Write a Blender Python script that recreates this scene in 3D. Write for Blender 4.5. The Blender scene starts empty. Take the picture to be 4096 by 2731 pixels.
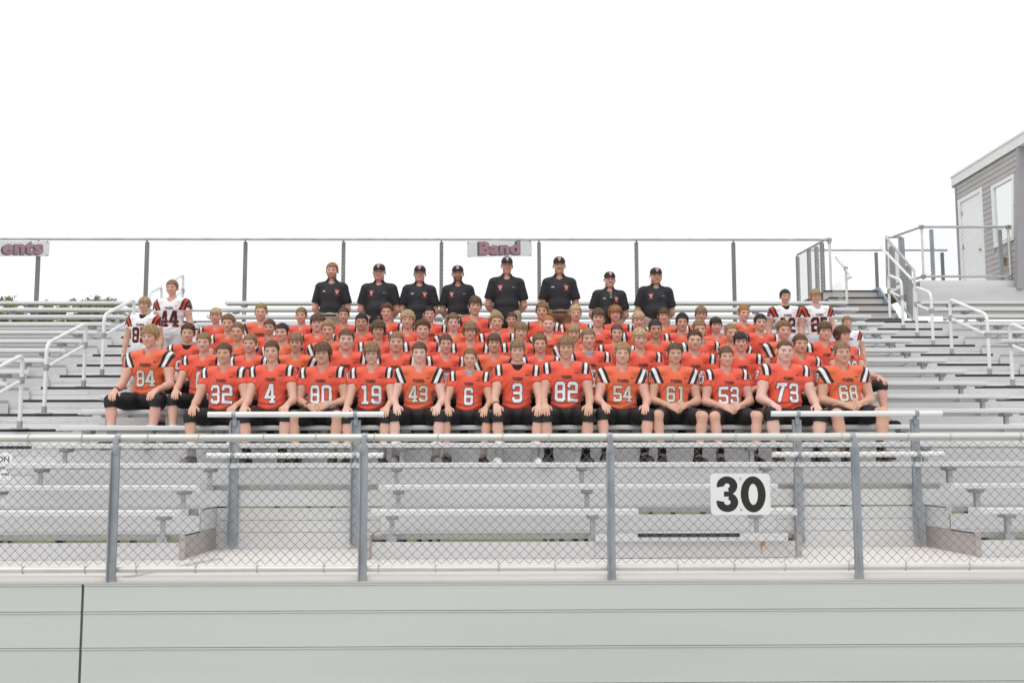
import bpy, math, random
import numpy as np
from mathutils import Matrix, Vector
from mathutils.bvhtree import BVHTree

# ------------------------------------------------------------------ scene, camera, sky, sun
scene = bpy.context.scene
col = scene.collection
FT = 0.3048
FPX, PITCH, YAW, ROLL = 4437.99, 0.1092, 0.0154, -0.0021
CAM = np.array([0.0, -27.3359, 2.8071])                 # feet; X right, Y away, Z up, walkway level = 0.11
cam_data = bpy.data.cameras.new("camera")
cam_data.sensor_width = 36.0
cam_data.lens = 36.0 * FPX / 4096.0
cam_data.clip_start = 0.1
cam_data.clip_end = 3000.0
cam = bpy.data.objects.new("camera", cam_data)
col.objects.link(cam)
cam.matrix_world = (Matrix.Translation(Vector(CAM) * FT) @ Matrix.Rotation(-YAW, 4, 'Z')
                    @ Matrix.Rotation(math.pi / 2 + PITCH, 4, 'X') @ Matrix.Rotation(ROLL, 4, 'Z'))
scene.camera = cam

SUN_EL, SUN_AZ = math.radians(58), math.radians(205)    # high behind the camera, veiled by cloud
world = bpy.data.worlds.new("World")
scene.world = world
world.use_nodes = True
wn, wl = world.node_tree.nodes, world.node_tree.links
wn.clear()
w_out = wn.new("ShaderNodeOutputWorld")
w_bg = wn.new("ShaderNodeBackground")
w_sky = wn.new("ShaderNodeTexSky")
w_sky.sky_type = 'NISHITA'
w_sky.sun_disc = False
w_sky.sun_elevation = SUN_EL
w_sky.sun_rotation = SUN_AZ
w_sky.air_density = 1.0
w_sky.dust_density = 6.0
w_sky.ozone_density = 1.0
w_mix = wn.new("ShaderNodeMixRGB")                       # thick even cloud in front of the clear sky
w_mix.inputs[0].default_value = 0.86
w_mix.inputs[2].default_value = (11.2, 11.3, 11.5, 1)
wl.new(w_sky.outputs[0], w_mix.inputs[1])
wl.new(w_mix.outputs[0], w_bg.inputs[0])
w_bg.inputs[1].default_value = 0.12
wl.new(w_bg.outputs[0], w_out.inputs[0])

sun_data = bpy.data.lights.new("sun", 'SUN')
sun_data.energy = 0.9
sun_data.angle = math.radians(40)
sun_data.color = (1.0, 0.96, 0.9)
sun = bpy.data.objects.new("sun", sun_data)
col.objects.link(sun)
sd = Vector((math.sin(SUN_AZ) * math.cos(SUN_EL), math.cos(SUN_AZ) * math.cos(SUN_EL), math.sin(SUN_EL)))
sun.rotation_euler = sd.to_track_quat('Z', 'Y').to_euler()
sun.location = (0, -5, 30)

scene.render.engine = 'CYCLES'
vs = scene.view_settings
vs.view_transform = 'Standard'
vs.look = 'None'
vs.gamma = 1.0
vs.use_curve_mapping = False
vs.exposure = -0.12
scene.render.resolution_x, scene.render.resolution_y = 1024, 682

rng = np.random.default_rng(7)
random.seed(7)

# ------------------------------------------------------------------ pixel -> place helpers (4096 px photo)
def ray(u, v):
    a, b = u - 2048, v - 1365.5
    c, s = math.cos(ROLL), math.sin(ROLL)
    a, b = c * a + s * b, -s * a + c * b
    x, y, z = a / FPX, 1.0, -b / FPX
    c, s = math.cos(PITCH), math.sin(PITCH)
    y, z = c * y - s * z, s * y + c * z
    c, s = math.cos(YAW), math.sin(YAW)
    x, y = c * x + s * y, -s * x + c * y
    return np.array([x, y, z])
def on_y(u, v, Y):
    d = ray(u, v)
    return CAM + d * (Y - CAM[1]) / d[1]

# ------------------------------------------------------------------ materials
MATS = {}
def _principled(name):
    m = bpy.data.materials.new(name)
    m.use_nodes = True
    n = m.node_tree.nodes
    return m, n, m.node_tree.links, n["Principled BSDF"]
def mat(name, color, rough=0.5, metal=0.0, var=0.06, scale=6.0, stretch=(1, 1, 1), bump=0.0, bump_scale=60.0,
        spec=0.5, dirt=None, dirt_amt=0.0, dirt_scale=3.0):
    """Plain painted / bare surface with uneven tone, optional stains and fine relief."""
    if name in MATS: return MATS[name]
    m, n, l, p = _principled(name)
    tc = n.new("ShaderNodeTexCoord"); mp = n.new("ShaderNodeMapping")
    mp.inputs["Scale"].default_value = stretch
    l.new(tc.outputs["Object"], mp.inputs[0])
    nz = n.new("ShaderNodeTexNoise"); nz.inputs["Scale"].default_value = scale; nz.inputs["Detail"].default_value = 5
    l.new(mp.outputs[0], nz.inputs["Vector"])
    rp = n.new("ShaderNodeValToRGB")
    c = np.array(color)
    rp.color_ramp.elements[0].position = 0.3; rp.color_ramp.elements[1].position = 0.7
    rp.color_ramp.elements[0].color = (*(c * (1 - var)), 1); rp.color_ramp.elements[1].color = (*np.minimum(c * (1 + var), 0.95), 1)
    l.new(nz.outputs["Fac"], rp.inputs[0])
    last = rp.outputs[0]
    if dirt is not None:
        dz = n.new("ShaderNodeTexNoise"); dz.inputs["Scale"].default_value = dirt_scale; dz.inputs["Detail"].default_value = 8
        l.new(mp.outputs[0], dz.inputs["Vector"])
        dr = n.new("ShaderNodeValToRGB"); dr.color_ramp.elements[0].position = 0.5; dr.color_ramp.elements[1].position = 0.78
        dr.color_ramp.elements[1].color = (dirt_amt,) * 3 + (1,)
        l.new(dz.outputs["Fac"], dr.inputs[0])
        mx = n.new("ShaderNodeMixRGB"); mx.inputs[2].default_value = (*dirt, 1)
        l.new(dr.outputs[0], mx.inputs[0]); l.new(last, mx.inputs[1]); last = mx.outputs[0]
    l.new(last, p.inputs["Base Color"])
    p.inputs["Roughness"].default_value = rough
    p.inputs["Metallic"].default_value = metal
    p.inputs["Specular IOR Level"].default_value = spec
    if bump > 0:
        bz = n.new("ShaderNodeTexNoise"); bz.inputs["Scale"].default_value = bump_scale; bz.inputs["Detail"].default_value = 3
        l.new(mp.outputs[0], bz.inputs["Vector"])
        bp = n.new("ShaderNodeBump"); bp.inputs["Strength"].default_value = bump; bp.inputs["Distance"].default_value = 0.01
        l.new(bz.outputs["Fac"], bp.inputs["Height"]); l.new(bp.outputs[0], p.inputs["Normal"])
    MATS[name] = m
    return m

M_SEAT = mat("seat_aluminium", (0.71, 0.715, 0.72), 0.42, 0.25, 0.05, 3, (0.25, 6, 6), 0.05, 40, dirt=(0.5, 0.47, 0.43), dirt_amt=0.3)
M_RISER = mat("riser_aluminium", (0.63, 0.63, 0.642), 0.5, 0.2, 0.06, 1.2, (0.4, 1, 2), 0.05, 30, dirt=(0.45, 0.43, 0.4), dirt_amt=0.35, dirt_scale=2)
M_FOOT = mat("footboard_aluminium", (0.54, 0.53, 0.52), 0.5, 0.2, 0.08, 2, (0.3, 5, 5), 0.06, 40, dirt=(0.4, 0.37, 0.33), dirt_amt=0.5)
M_GALV = mat("galvanized_steel", (0.33, 0.36, 0.39), 0.5, 0.35, 0.16, 9, (1, 1, 0.5), 0.08, 60, dirt=(0.5, 0.52, 0.54), dirt_amt=0.5, dirt_scale=14)
M_SEATPOST = mat("seat_post_steel", (0.43, 0.445, 0.46), 0.5, 0.3, 0.14, 9, dirt=(0.55, 0.56, 0.57), dirt_amt=0.4, dirt_scale=14)
M_DARKPOST = mat("weathered_steel_post", (0.19, 0.185, 0.19), 0.6, 0.2, 0.2, 8, (1, 1, 0.3), 0.1, 60)
M_RAIL = mat("white_painted_rail", (0.76, 0.765, 0.75), 0.3, 0.0, 0.03, 4, (1, 1, 1))
M_TUBE = mat("fence_tube", (0.66, 0.67, 0.635), 0.3, 0.2, 0.06, 5, (0.3, 3, 3), 0, 30, dirt=(0.35, 0.36, 0.34), dirt_amt=0.4, dirt_scale=9)
M_TUBEG = mat("grey_fence_tube", (0.5, 0.5, 0.49), 0.45, 0.2, 0.15, 6)
M_WIRE = mat("chain_link_wire", (0.16, 0.175, 0.175), 0.45, 0.4, 0.15, 20)
M_WIREL = mat("old_chain_link_wire", (0.36, 0.36, 0.36), 0.5, 0.3, 0.1, 20)
M_WIREB = mat("sky_glare_wire", (0.7, 0.7, 0.7), 0.5, 0.3, 0.1, 20)  # wire colour lightened to imitate glare of the bright sky behind it
M_DECK = mat("walkway_boards", (0.72, 0.685, 0.65), 0.75, 0, 0.08, 2.5, (0.12, 8, 8), 0.12, 30, dirt=(0.52, 0.48, 0.44), dirt_amt=0.45, dirt_scale=3)
M_BLACK = mat("black_grip_strip", (0.028, 0.028, 0.03), 0.7, 0, 0.3, 30, bump=0.2, bump_scale=300)
M_BRACKET = mat("grey_bracket", (0.36, 0.35, 0.36), 0.5, 0.2, 0.15, 12)
M_PLATE = mat("bare_end_plate", (0.46, 0.42, 0.4), 0.45, 0.45, 0.1, 2, (1, 1, 1.5), 0.1, 30)
M_SIGN = mat("sign_white", (0.82, 0.84, 0.83), 0.4, 0, 0.03, 3)
M_SIGNOLD = mat("weathered_sign_plate", (0.62, 0.63, 0.65), 0.55, 0, 0.05, 4)
M_INK = mat("sign_black", (0.018, 0.016, 0.016), 0.35, 0, 0.1, 5)
M_INKG = mat("faded_black_paint", (0.075, 0.075, 0.085), 0.6, 0, 0.1, 5)
M_PINK = mat("faded_red_paint", (0.33, 0.185, 0.215), 0.6, 0, 0.12, 8, dirt=(0.25, 0.12, 0.14), dirt_amt=0.5, dirt_scale=12)
M_RUST = mat("rust_stain", (0.5, 0.3, 0.14), 0.8, 0, 0.3, 25)
M_SIDING = mat("vinyl_siding", (0.45, 0.43, 0.43), 0.6, 0, 0.05, 4, bump=0.06, bump_scale=80)
M_TRIMG = mat("grey_corner_trim", (0.36, 0.35, 0.37), 0.55, 0, 0.05, 4)
M_TRIMW = mat("white_trim", (0.82, 0.82, 0.82), 0.45, 0, 0.03, 4)
M_DOOR = mat("white_door", (0.84, 0.85, 0.87), 0.4, 0, 0.02, 2)
M_BRASS = mat("brass", (0.5, 0.33, 0.1), 0.3, 0.9, 0.1, 20)
M_GRASS = mat("lawn", (0.10, 0.135, 0.035), 0.9, 0, 0.35, 4, bump=0.4, bump_scale=60, dirt=(0.22, 0.2, 0.1), dirt_amt=0.6, dirt_scale=1.2)
M_BARK = mat("bark", (0.11, 0.085, 0.06), 0.9, 0, 0.3, 10, bump=0.4, bump_scale=30)
M_LEAFS = [mat("leaf_olive", (0.24, 0.22, 0.05), 0.6, 0, 0.3, 3), mat("leaf_green", (0.15, 0.17, 0.045), 0.6, 0, 0.3, 3)]

def front_panel_material():
    m, n, l, p = _principled("ribbed_front_panel")
    tc = n.new("ShaderNodeTexCoord"); mp = n.new("ShaderNodeMapping")
    mp.inputs["Scale"].default_value = (0.15, 1, 1.2)
    l.new(tc.outputs["Object"], mp.inputs[0])
    nz = n.new("ShaderNodeTexNoise"); nz.inputs["Scale"].default_value = 1.6; nz.inputs["Detail"].default_value = 6
    l.new(mp.outputs[0], nz.inputs["Vector"])
    rp = n.new("ShaderNodeValToRGB")
    rp.color_ramp.elements[0].position = 0.3; rp.color_ramp.elements[0].color = (0.61, 0.655, 0.625, 1)
    rp.color_ramp.elements[1].position = 0.75; rp.color_ramp.elements[1].color = (0.69, 0.725, 0.69, 1)
    l.new(nz.outputs["Fac"], rp.inputs[0]); l.new(rp.outputs[0], p.inputs["Base Color"])
    rb = n.new("ShaderNodeTexNoise"); rb.inputs["Scale"].default_value = 14.0
    m2 = n.new("ShaderNodeMapping"); m2.inputs["Scale"].default_value = (0.02, 1, 9)
    l.new(tc.outputs["Object"], m2.inputs[0]); l.new(m2.outputs[0], rb.inputs["Vector"])
    bp = n.new("ShaderNodeBump"); bp.inputs["Strength"].default_value = 0.12; bp.inputs["Distance"].default_value = 0.004
    l.new(rb.outputs["Fac"], bp.inputs["Height"]); l.new(bp.outputs[0], p.inputs["Normal"])
    p.inputs["Roughness"].default_value = 0.4; p.inputs["Metallic"].default_value = 0.3
    return m
M_PANEL = front_panel_material()
def glass_material():
    m, n, l, p = _principled("window_glass")
    p.inputs["Base Color"].default_value = (0.78, 0.8, 0.78, 1)
    p.inputs["Roughness"].default_value = 0.03; p.inputs["Metallic"].default_value = 0.85
    return m
M_GLASS = glass_material()

# ------------------------------------------------------------------ object helpers
def link(o, parent=None):
    col.objects.link(o)
    if parent is not None:
        o.parent = parent
        o.matrix_parent_inverse = Matrix.Translation(-parent.location) if parent.get("_world") else Matrix.Identity(4)
    return o
def tag(o, label=None, category=None, group=None, kind=None):
    if label: o["label"] = label
    if category: o["category"] = category
    if group: o["group"] = group
    if kind: o["kind"] = kind
    return o
def thing(name, loc_ft, label, category, group=None):
    o = bpy.data.objects.new(name, None)
    o.empty_display_size = 0.2
    o.location = Vector(loc_ft) * FT
    col.objects.link(o)
    o["_world"] = 1
    return tag(o, label, category, group)
class MB:
    """Collects vertices (feet, world) and faces; build() makes one mesh object."""
    def __init__(s): s.v, s.f = [], []
    def add(s, v, f):
        n = len(s.v); s.v += [tuple(p) for p in v]; s.f += [tuple(i + n for i in q) for q in f]; return s
    def box(s, x0, x1, y0, y1, z0, z1):
        v = [(x, y, z) for x in (x0, x1) for y in (y0, y1) for z in (z0, z1)]
        return s.add(v, [(0, 1, 3, 2), (4, 6, 7, 5), (0, 4, 5, 1), (2, 3, 7, 6), (0, 2, 6, 4), (1, 5, 7, 3)])
    def prism_x(s, prof, x0, x1):
        """profile of (y, z) points, counter-clockwise seen from +X, swept along X"""
        n = len(prof)
        v = [(x0, y, z) for y, z in prof] + [(x1, y, z) for y, z in prof]
        f = [tuple(range(n - 1, -1, -1)), tuple(range(n, 2 * n))]
        f += [(i, (i + 1) % n, n + (i + 1) % n, n + i) for i in range(n)]
        return s.add(v, f)
    def poly_y(s, prof, y0, y1):
        """profile of (x, z), counter-clockwise seen from -Y (the camera), thick along Y"""
        n = len(prof)
        v = [(x, y0, z) for x, z in prof] + [(x, y1, z) for x, z in prof]
        f = [tuple(range(n)), tuple(range(2 * n - 1, n - 1, -1))]
        f += [(i, n + i, n + (i + 1) % n, (i + 1) % n) for i in range(n)]
        return s.add(v, f)
    def poly_x(s, prof, x0, x1):
        return s.prism_x(prof, x0, x1)
    def tube(s, pts, r, seg=10, cap=True):
        pts = [np.array(p, float) for p in pts]; n = len(pts)
        rr = r if hasattr(r, '__len__') else [r] * n
        v, f, prev = [], [], None
        for i, p in enumerate(pts):
            t = pts[min(i + 1, n - 1)] - pts[max(i - 1, 0)]; t = t / np.linalg.norm(t)
            if prev is None:
                a = np.array([0, 0, 1.0]) if abs(t[2]) < 0.9 else np.array([1.0, 0, 0])
            else: a = prev
            e1 = a - t * a.dot(t); e1 /= np.linalg.norm(e1); e2 = np.cross(t, e1); prev = e1
            for k in range(seg):
                q = 2 * math.pi * k / seg
                v.append(p + rr[i] * (math.cos(q) * e1 + math.sin(q) * e2))
        for i in range(n - 1):
            for k in range(seg):
                a, b = i * seg + k, i * seg + (k + 1) % seg
                f.append((a, b, b + seg, a + seg))
        if cap: f += [tuple(range(seg - 1, -1, -1)), tuple(range((n - 1) * seg, n * seg))]
        return s.add(v, f)
    def build(s, name, m, parent=None, smooth=False, sharp=35):
        me = bpy.data.meshes.new(name)
        me.from_pydata([(x * FT, y * FT, z * FT) for x, y, z in s.v], [], s.f)
        me.materials.append(m)
        if smooth:
            me.polygons.foreach_set("use_smooth", [True] * len(me.polygons))
            me.set_sharp_from_angle(angle=math.radians(sharp))
        o = bpy.data.objects.new(name, me)
        return link(o, parent)
def share(src, name, parent, offset_ft):
    o = bpy.data.objects.new(name, src.data)
    o.location = Vector(offset_ft) * FT
    return link(o, parent)
def arc(c, r, a0, a1, n, e1, e2):
    c, e1, e2 = map(np.array, (c, e1, e2))
    return [c + r * (math.cos(a) * e1 + math.sin(a) * e2) for a in np.linspace(a0, a1, n)]
def text_mesh(body, size=1.0, offset=0.0, shear=0.0, sx=1.0, space=1.0, align='CENTER'):
    """flat text as (verts Nx2, faces); centred on x, baseline at 0"""
    cu = bpy.data.curves.new("t", 'FONT'); cu.body = body; cu.size = size; cu.offset = offset; cu.shear = shear
    cu.align_x = align; cu.space_character = space; cu.resolution_u = 4; cu.fill_mode = 'BOTH'
    o = bpy.data.objects.new("t", cu); col.objects.link(o)
    dg = bpy.context.evaluated_depsgraph_get(); dg.update()
    me = bpy.data.meshes.new_from_object(o.evaluated_get(dg))
    v = np.array([(p.co.x * sx, p.co.y) for p in me.vertices]); f = [tuple(p.vertices) for p in me.polygons]
    bpy.data.objects.remove(o); bpy.data.curves.remove(cu); bpy.data.meshes.remove(me)
    return v, f
def chain_link(mb, P0, U, V, width, height, r=0.0062, w=0.236):
    """woven zigzag wires filling a rectangle (feet) from corner P0 along unit vectors U, V"""
    P0, U, V = map(lambda q: np.array(q, float), (P0, U, V))
    N = np.cross(U, V); h = w / 2
    cols, rows = int(width / h), int(round(height / h))
    hv = height / rows
    j = np.arange(rows + 1)
    for k in range(cols):
        side = (j + k) % 2
        u = (k + side) * h; wv = np.where(side == 1, r * 0.8, -r * 0.8)
        base = P0 + u[:, None] * U + (j * hv)[:, None] * V + wv[:, None] * N
        vs_ = np.concatenate([base + r * U, base + r * N, base - r * U, base - r * N])
        n = rows + 1; f = []
        for q in range(4):
            a, b = q * n, ((q + 1) % 4) * n
            f += [(a + i, b + i, b + i + 1, a + i + 1) for i in range(rows)]
        mb.add(vs_, f)
# ================================================================== THE SETTING (feet)
Y1, RISE, RUN, NROW = 4.53, 0.667, 2.0, 17
XL, XM, XR, XRR = -20.08, -15.62, 20.55, 24.9          # left block end | middle block | right block start
def seat_z(n): return 1.5 + RISE * (n - 1)
def foot_z(n): return 0.113 + RISE * (n - 1)
def seat_y(n): return Y1 + RUN * (n - 1)
def riser_y(n): return seat_y(n) + 0.2

# ground
g = MB(); g.add([(-3000, -400, -3.45), (3000, -400, -3.45), (3000, 5000, -3.45), (-3000, 5000, -3.45)], [(0, 1, 2, 3)])
tag(g.build("ground", M_GRASS), kind="structure")
g = MB(); g.box(-90, 90, -70, 34, -3.6, -3.436)
tag(g.build("gravel_pad", mat("gravel_under_stand", (0.3, 0.28, 0.26), 0.95, 0, 0.25, 14, bump=0.4, bump_scale=50)), kind="structure")

# walkway
wk = thing("walkway", (0, -0.2, 0), None, None); wk["kind"] = "structure"
ys = np.linspace(-0.12, 8.9, 11)
for i in range(10):
    MB().box(-45, 50, ys[i], ys[i + 1] - 0.012, -0.05, 0.113).build("deck_board", M_DECK, wk)
MB().prism_x([(-0.33, -0.03), (-0.125, -0.03), (-0.125, 0.02), (-0.33, 0.0)], -45, 50).build("edge_lip", M_FOOT, wk)

def on_z(u, v, Z):
    d = ray(u, v); return CAM + d * (Z - CAM[2]) / d[2]
q0, q1 = on_z(850, 2232, .12), on_z(452, 2316, .12)
q1[1] = max(q1[1], -.1)
MB().add([q0, q0 + [.35, 0, 0], q1 + [.25, 0, 0], q1], [(0, 1, 2, 3)]).build("cover_strip", M_FOOT, wk)

# ribbed panels closing the front of the walkway
fw = thing("front_wall", (0, -0.25, -3.4), "grey ribbed metal panel wall below the walkway, along the bottom of the picture", "wall")
zs = [-0.035, -0.68, -1.52, -2.38, -3.3]
for i in range(4):
    for x0, x1 in ((-45, -9.84), (-9.775, 50)):
        z1, z0 = zs[i], zs[i + 1] + 0.014
        prof = [(-0.30, z0), (-0.30, z1 - 0.05), (-0.325, z1 - 0.03), (-0.325, z1), (-0.25, z1), (-0.25, z0)]
        MB().prism_x(prof[::-1], x0, x1).build("panel", M_PANEL, fw)
MB().box(-9.9, -9.72, -0.24, -0.2, -3.4, -0.04).build("joint_backing", M_DARKPOST, fw)
MB().box(-45, 50, -0.235, -0.205, -3.4, -0.06).build("backing", M_DARKPOST, fw)

# ---- grandstand
gs = thing("grandstand", (0, 4.5, 0.1), "silver aluminium bleachers with seventeen rows of plank seats the team sits on", "bleachers")
def seat_profile(n):
    y, z = seat_y(n), seat_z(n)
    return [(y + .03, z - .17), (y + .80, z - .17), (y + .83, z - .14), (y + .83, z - .03), (y + .80, z), (y + .03, z), (y + .008, z - .008), (y, z - .03), (y, z - .14), (y + .008, z - .162)]
seat_parts = {}
def seat_plank(n, x0, x1):
    o = MB().prism_x(seat_profile(n), x0, x1).build("seat_plank", M_SEAT, gs)
    y, z = seat_y(n), seat_z(n)
    for xa, xb in ((x0 - 0.02, x0 + 0.10), (x1 - 0.10, x1 + 0.02)):
        e = MB().box(xa, xb, y - 0.006, y + 0.836, z - 0.178, z + 0.004)
        c = (xa + xb) / 2
        e.box(c - .02, c + .02, y - 0.015, y, z - .1, z - .06)
        o2 = e.build("end_cap", M_SEAT, None); o2.parent = o
bracket_src = None
def bracket(n, x):
    """steel seat post with the flange plate under the seat"""
    global bracket_src
    y, z = riser_y(n), foot_z(n)
    if bracket_src is None:
        b = MB()
        b.box(-0.07, 0.07, 0.06, 0.12, 0.40, 1.13); b.box(-0.07, -0.045, 0.12, 0.26, 0.40, 1.13)
        b.prism_x([(-0.08, 1.215), (-0.08, 1.15), (0.02, 1.10), (0.4, 1.10), (0.5, 1.15), (0.5, 1.215)], -0.155, 0.155)
        b.box(-0.14, 0.14, 0.03, 0.06, 0.46, 0.64); b.box(0.0, 0.05, 0.0, 0.03, 0.53, 0.58)
        bracket_src = b.build("seat_post", M_SEATPOST, gs)
        bracket_src.location = Vector((x, y, z)) * FT
    else:
        share(bracket_src, "seat_post", gs, (x, y, z))
FR = [-9.19 + 6 * k for k in range(-6, 8)]
blocks = {}
for n in range(1, NROW + 1):
    segs = []
    if n <= 2:
        segs = [(XM, -8.92), (13.9, XR), (-45, XL), (XRR, 50)]
        segs += [(-3.5, 4.06), (6.95, 8.6)] if n == 1 else [(-3.5, 8.58)]
    else:
        segs = [(-45, XL), (XM, XR), (XRR, 50)]
    for x0, x1 in segs:
        if x0 <= -45 and n < 5 or x1 >= 50 and n < 7: continue
        seat_plank(n, x0, x1)
        xs = [x for x in FR if x0 + 0.5 < x < x1 - 0.5]
        if not xs or xs[0] - x0 > 2.4: xs.insert(0, x0 + (1.0 if n > 2 else 0.55))
        if x1 - xs[-1] > 2.4: xs.append(x1 - (1.0 if n > 2 else 0.55))
        for x in xs:
            if abs(x) < 36: bracket(n, x)
for n in range(1, NROW):
    y, z = riser_y(n), foot_z(n)
    if n <= 2: segs = [(XM, -8.92), (-3.55, 8.62), (13.9, XR)]
    else: segs = [(-45, XL), (XM, XR), (XRR, 50)]
    for x0, x1 in segs:
        MB().box(x0, x1, y, y + 0.05, z + 0.008, z + (0.475 if n < 3 else 0.517)).build("riser_plank", M_RISER, gs)
        zf = foot_z(n + 1)
        MB().prism_x([(y + .33, zf - .02), (y + .33, zf - .14), (y + .37, zf - .14), (y + .37, zf - .03), (y + RUN - .01, zf - .03), (y + RUN - .01, zf), (y + .35, zf)][::-1], x0, x1).build("footboard", M_FOOT, gs)
# wheelchair bays: plank wall, end plates
for x0, x1 in ((-8.92, -3.55), (8.62, 13.9)):
    for z0, z1 in ((0.12, 0.62), (0.64, 1.0), (1.02, 1.40)):
        MB().box(x0 - 0.6, x1 + 0.6, 8.73, 8.78, z0, z1).build("bay_plank", M_RISER, gs)
    for xe, s in ((x0, -1), (x1, 1)):
        MB().box(min(xe, xe + s * 0.03), max(xe, xe + s * 0.03), 4.70, 8.70, 0.118, 0.78).build("end_plate", M_PLATE, gs)
        MB().box(min(xe, xe + s * 0.03), max(xe, xe + s * 0.03), 6.68, 8.70, 0.79, 1.46).build("end_plate", M_RISER, gs)
        MB().box(min(xe, xe - s * 0.14), max(xe, xe - s * 0.14), 4.66, 4.70, 0.118, 0.80).build("end_flange", M_PLATE, gs)
# short step in the front row, with its grip strip and rust mark
MB().box(2.85, 8.33, 4.50, 5.1, 0.60, 0.815).build("front_step", M_RISER, gs)
MB().box(2.86, 8.32, 4.66, 4.71, 0.13, 0.598).build("front_step_face", M_RISER, gs)
MB().box(4.05, 6.95, 4.485, 4.56, 0.72, 0.822).build("grip_strip", M_BLACK, gs)
MB().box(7.35, 7.62, 4.8, 4.95, 0.815, 1.33).build("seat_leg", M_SEAT, gs)
r = MB(); r.poly_y([(7.60, 0.585), (7.56, 0.40), (7.61, 0.24), (7.64, 0.41), (7.68, 0.43), (7.72, 0.585)], 4.652, 4.658)
r.build("rust_streak", M_RUST, gs)
# aisles: one step per row with a black grip strip
for xa, xb in ((XL, XM), (XR, XRR)):
    for n in range(2, NROW + 1):
        y, z = riser_y(n - 1) + 0.12, foot_z(n) + .004
        if n < 5 and xa > 0: continue
        st = MB().prism_x([(y, z - .33), (y, z - .02), (y + .02, z), (y + 2.2, z), (y + 2.2, z - .03), (y + .05, z - .03), (y + .05, z - .33)][::-1], xa - .04, xb + .04).build("aisle_step", M_RISER, gs)
        MB().box(xa - .03, xb + .03, y + .03, y + .06, z - RISE + .01, z - .335).build("aisle_riser", M_SEAT, gs)
        MB().box(xa + .45, xb - .3, y - .008, y + .12, z - .10, z + .008).build("grip_strip", M_BLACK, gs)
        bl = MB()
        for x in (xa + .6, (xa + xb) / 2 + .3, xb - .5): bl.box(x - .018, x + .018, y - .012, y + .004, z - .28, z - .245)
        b = bl.build("bolt", M_BRACKET, None); b.parent = st
# steel frames under the stand, seen through the gaps
for x in FR:
    if -34 < x < 40:
        m = MB(); m.prism_x([(4.9, -.25), (5.2, -.25), (37.2, 10.2), (37.2, 9.8)], x - .08, x + .08)
        for yy in (12, 20, 28, 36): m.box(x - .1, x + .1, yy, yy + .25, -3.4, (yy - 4.9) * .327 - .3)
        m.build("support_frame", M_DARKPOST, gs)

# ---- aisle handrails
def handrail(xc, ya, yb, label):
    za = foot_z(max(2, int(round((ya - 4.73) / 2)) + 2)); zb = foot_z(max(2, int(round((yb - 4.73) / 2)) + 2))
    t = thing("aisle_handrail", (xc, (ya + yb) / 2, (za + zb) / 2), label, "handrail", "white handrails in the aisles")
    A, B = np.array([xc, ya, za]), np.array([xc, yb, zb])
    up = np.array([0, 0, 1.0]); H = 2.8
    d = (B - A) / np.linalg.norm(B - A); c = 0.42
    path = [A + up * .05, A + up * (H - c)]
    P, Q = A + up * H, B + up * H
    for k in range(1, 8):
        q = k / 8; path.append((1 - q) ** 2 * (P - up * c) + 2 * q * (1 - q) * P + q * q * (P + d * c))
    for k in range(0, 9):
        q = k / 8; path.append((1 - q) ** 2 * (Q - d * c) + 2 * q * (1 - q) * Q + q * q * (Q - up * c))
    path += [B + up * .05]
    MB().tube(path, 0.079, 12).build("rail_loop", M_RAIL, t, True)
    MB().tube([A + up * 1.84, B + up * 1.84], 0.07, 12).build("lower_rail", M_RAIL, t, True)
    for S, sg in ((A, 1), (B, -1)):
        MB().tube([S + up * 1.72, S + up * 1.96], 0.105, 12).build("collar", M_BRACKET, t, True)
        q = S + up * 1.84 + sg * d * .12
        MB().tube([q, q + sg * d * .13], 0.09, 10).build("rail_socket", M_BRACKET, t, True)
        b = MB().tube([S, S + up * .3], 0.105, 12); b.box(S[0] - .3, S[0] + .3, S[1] - .14, S[1] + .14, S[2] + .002, S[2] + .04)
        b.build("base_socket", M_BRACKET, t, True)
HR = [(10.6, 14.7, "lowest"), (16.9, 21.0, "second lowest"), (23.2, 27.3, "middle"), (29.6, 31.7, "second highest"), (33.7, 35.7, "highest")]
for ya, yb, w in HR: handrail(-17.85, ya, yb, f"white tube handrail loop in the left aisle, {w} of five")
for (ya, yb, w) in HR[1:]: handrail(22.75, ya, yb, f"white tube handrail loop in the right aisle, {w} of four".replace("second lowest", "lowest").replace("middle", "second lowest"))

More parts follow.
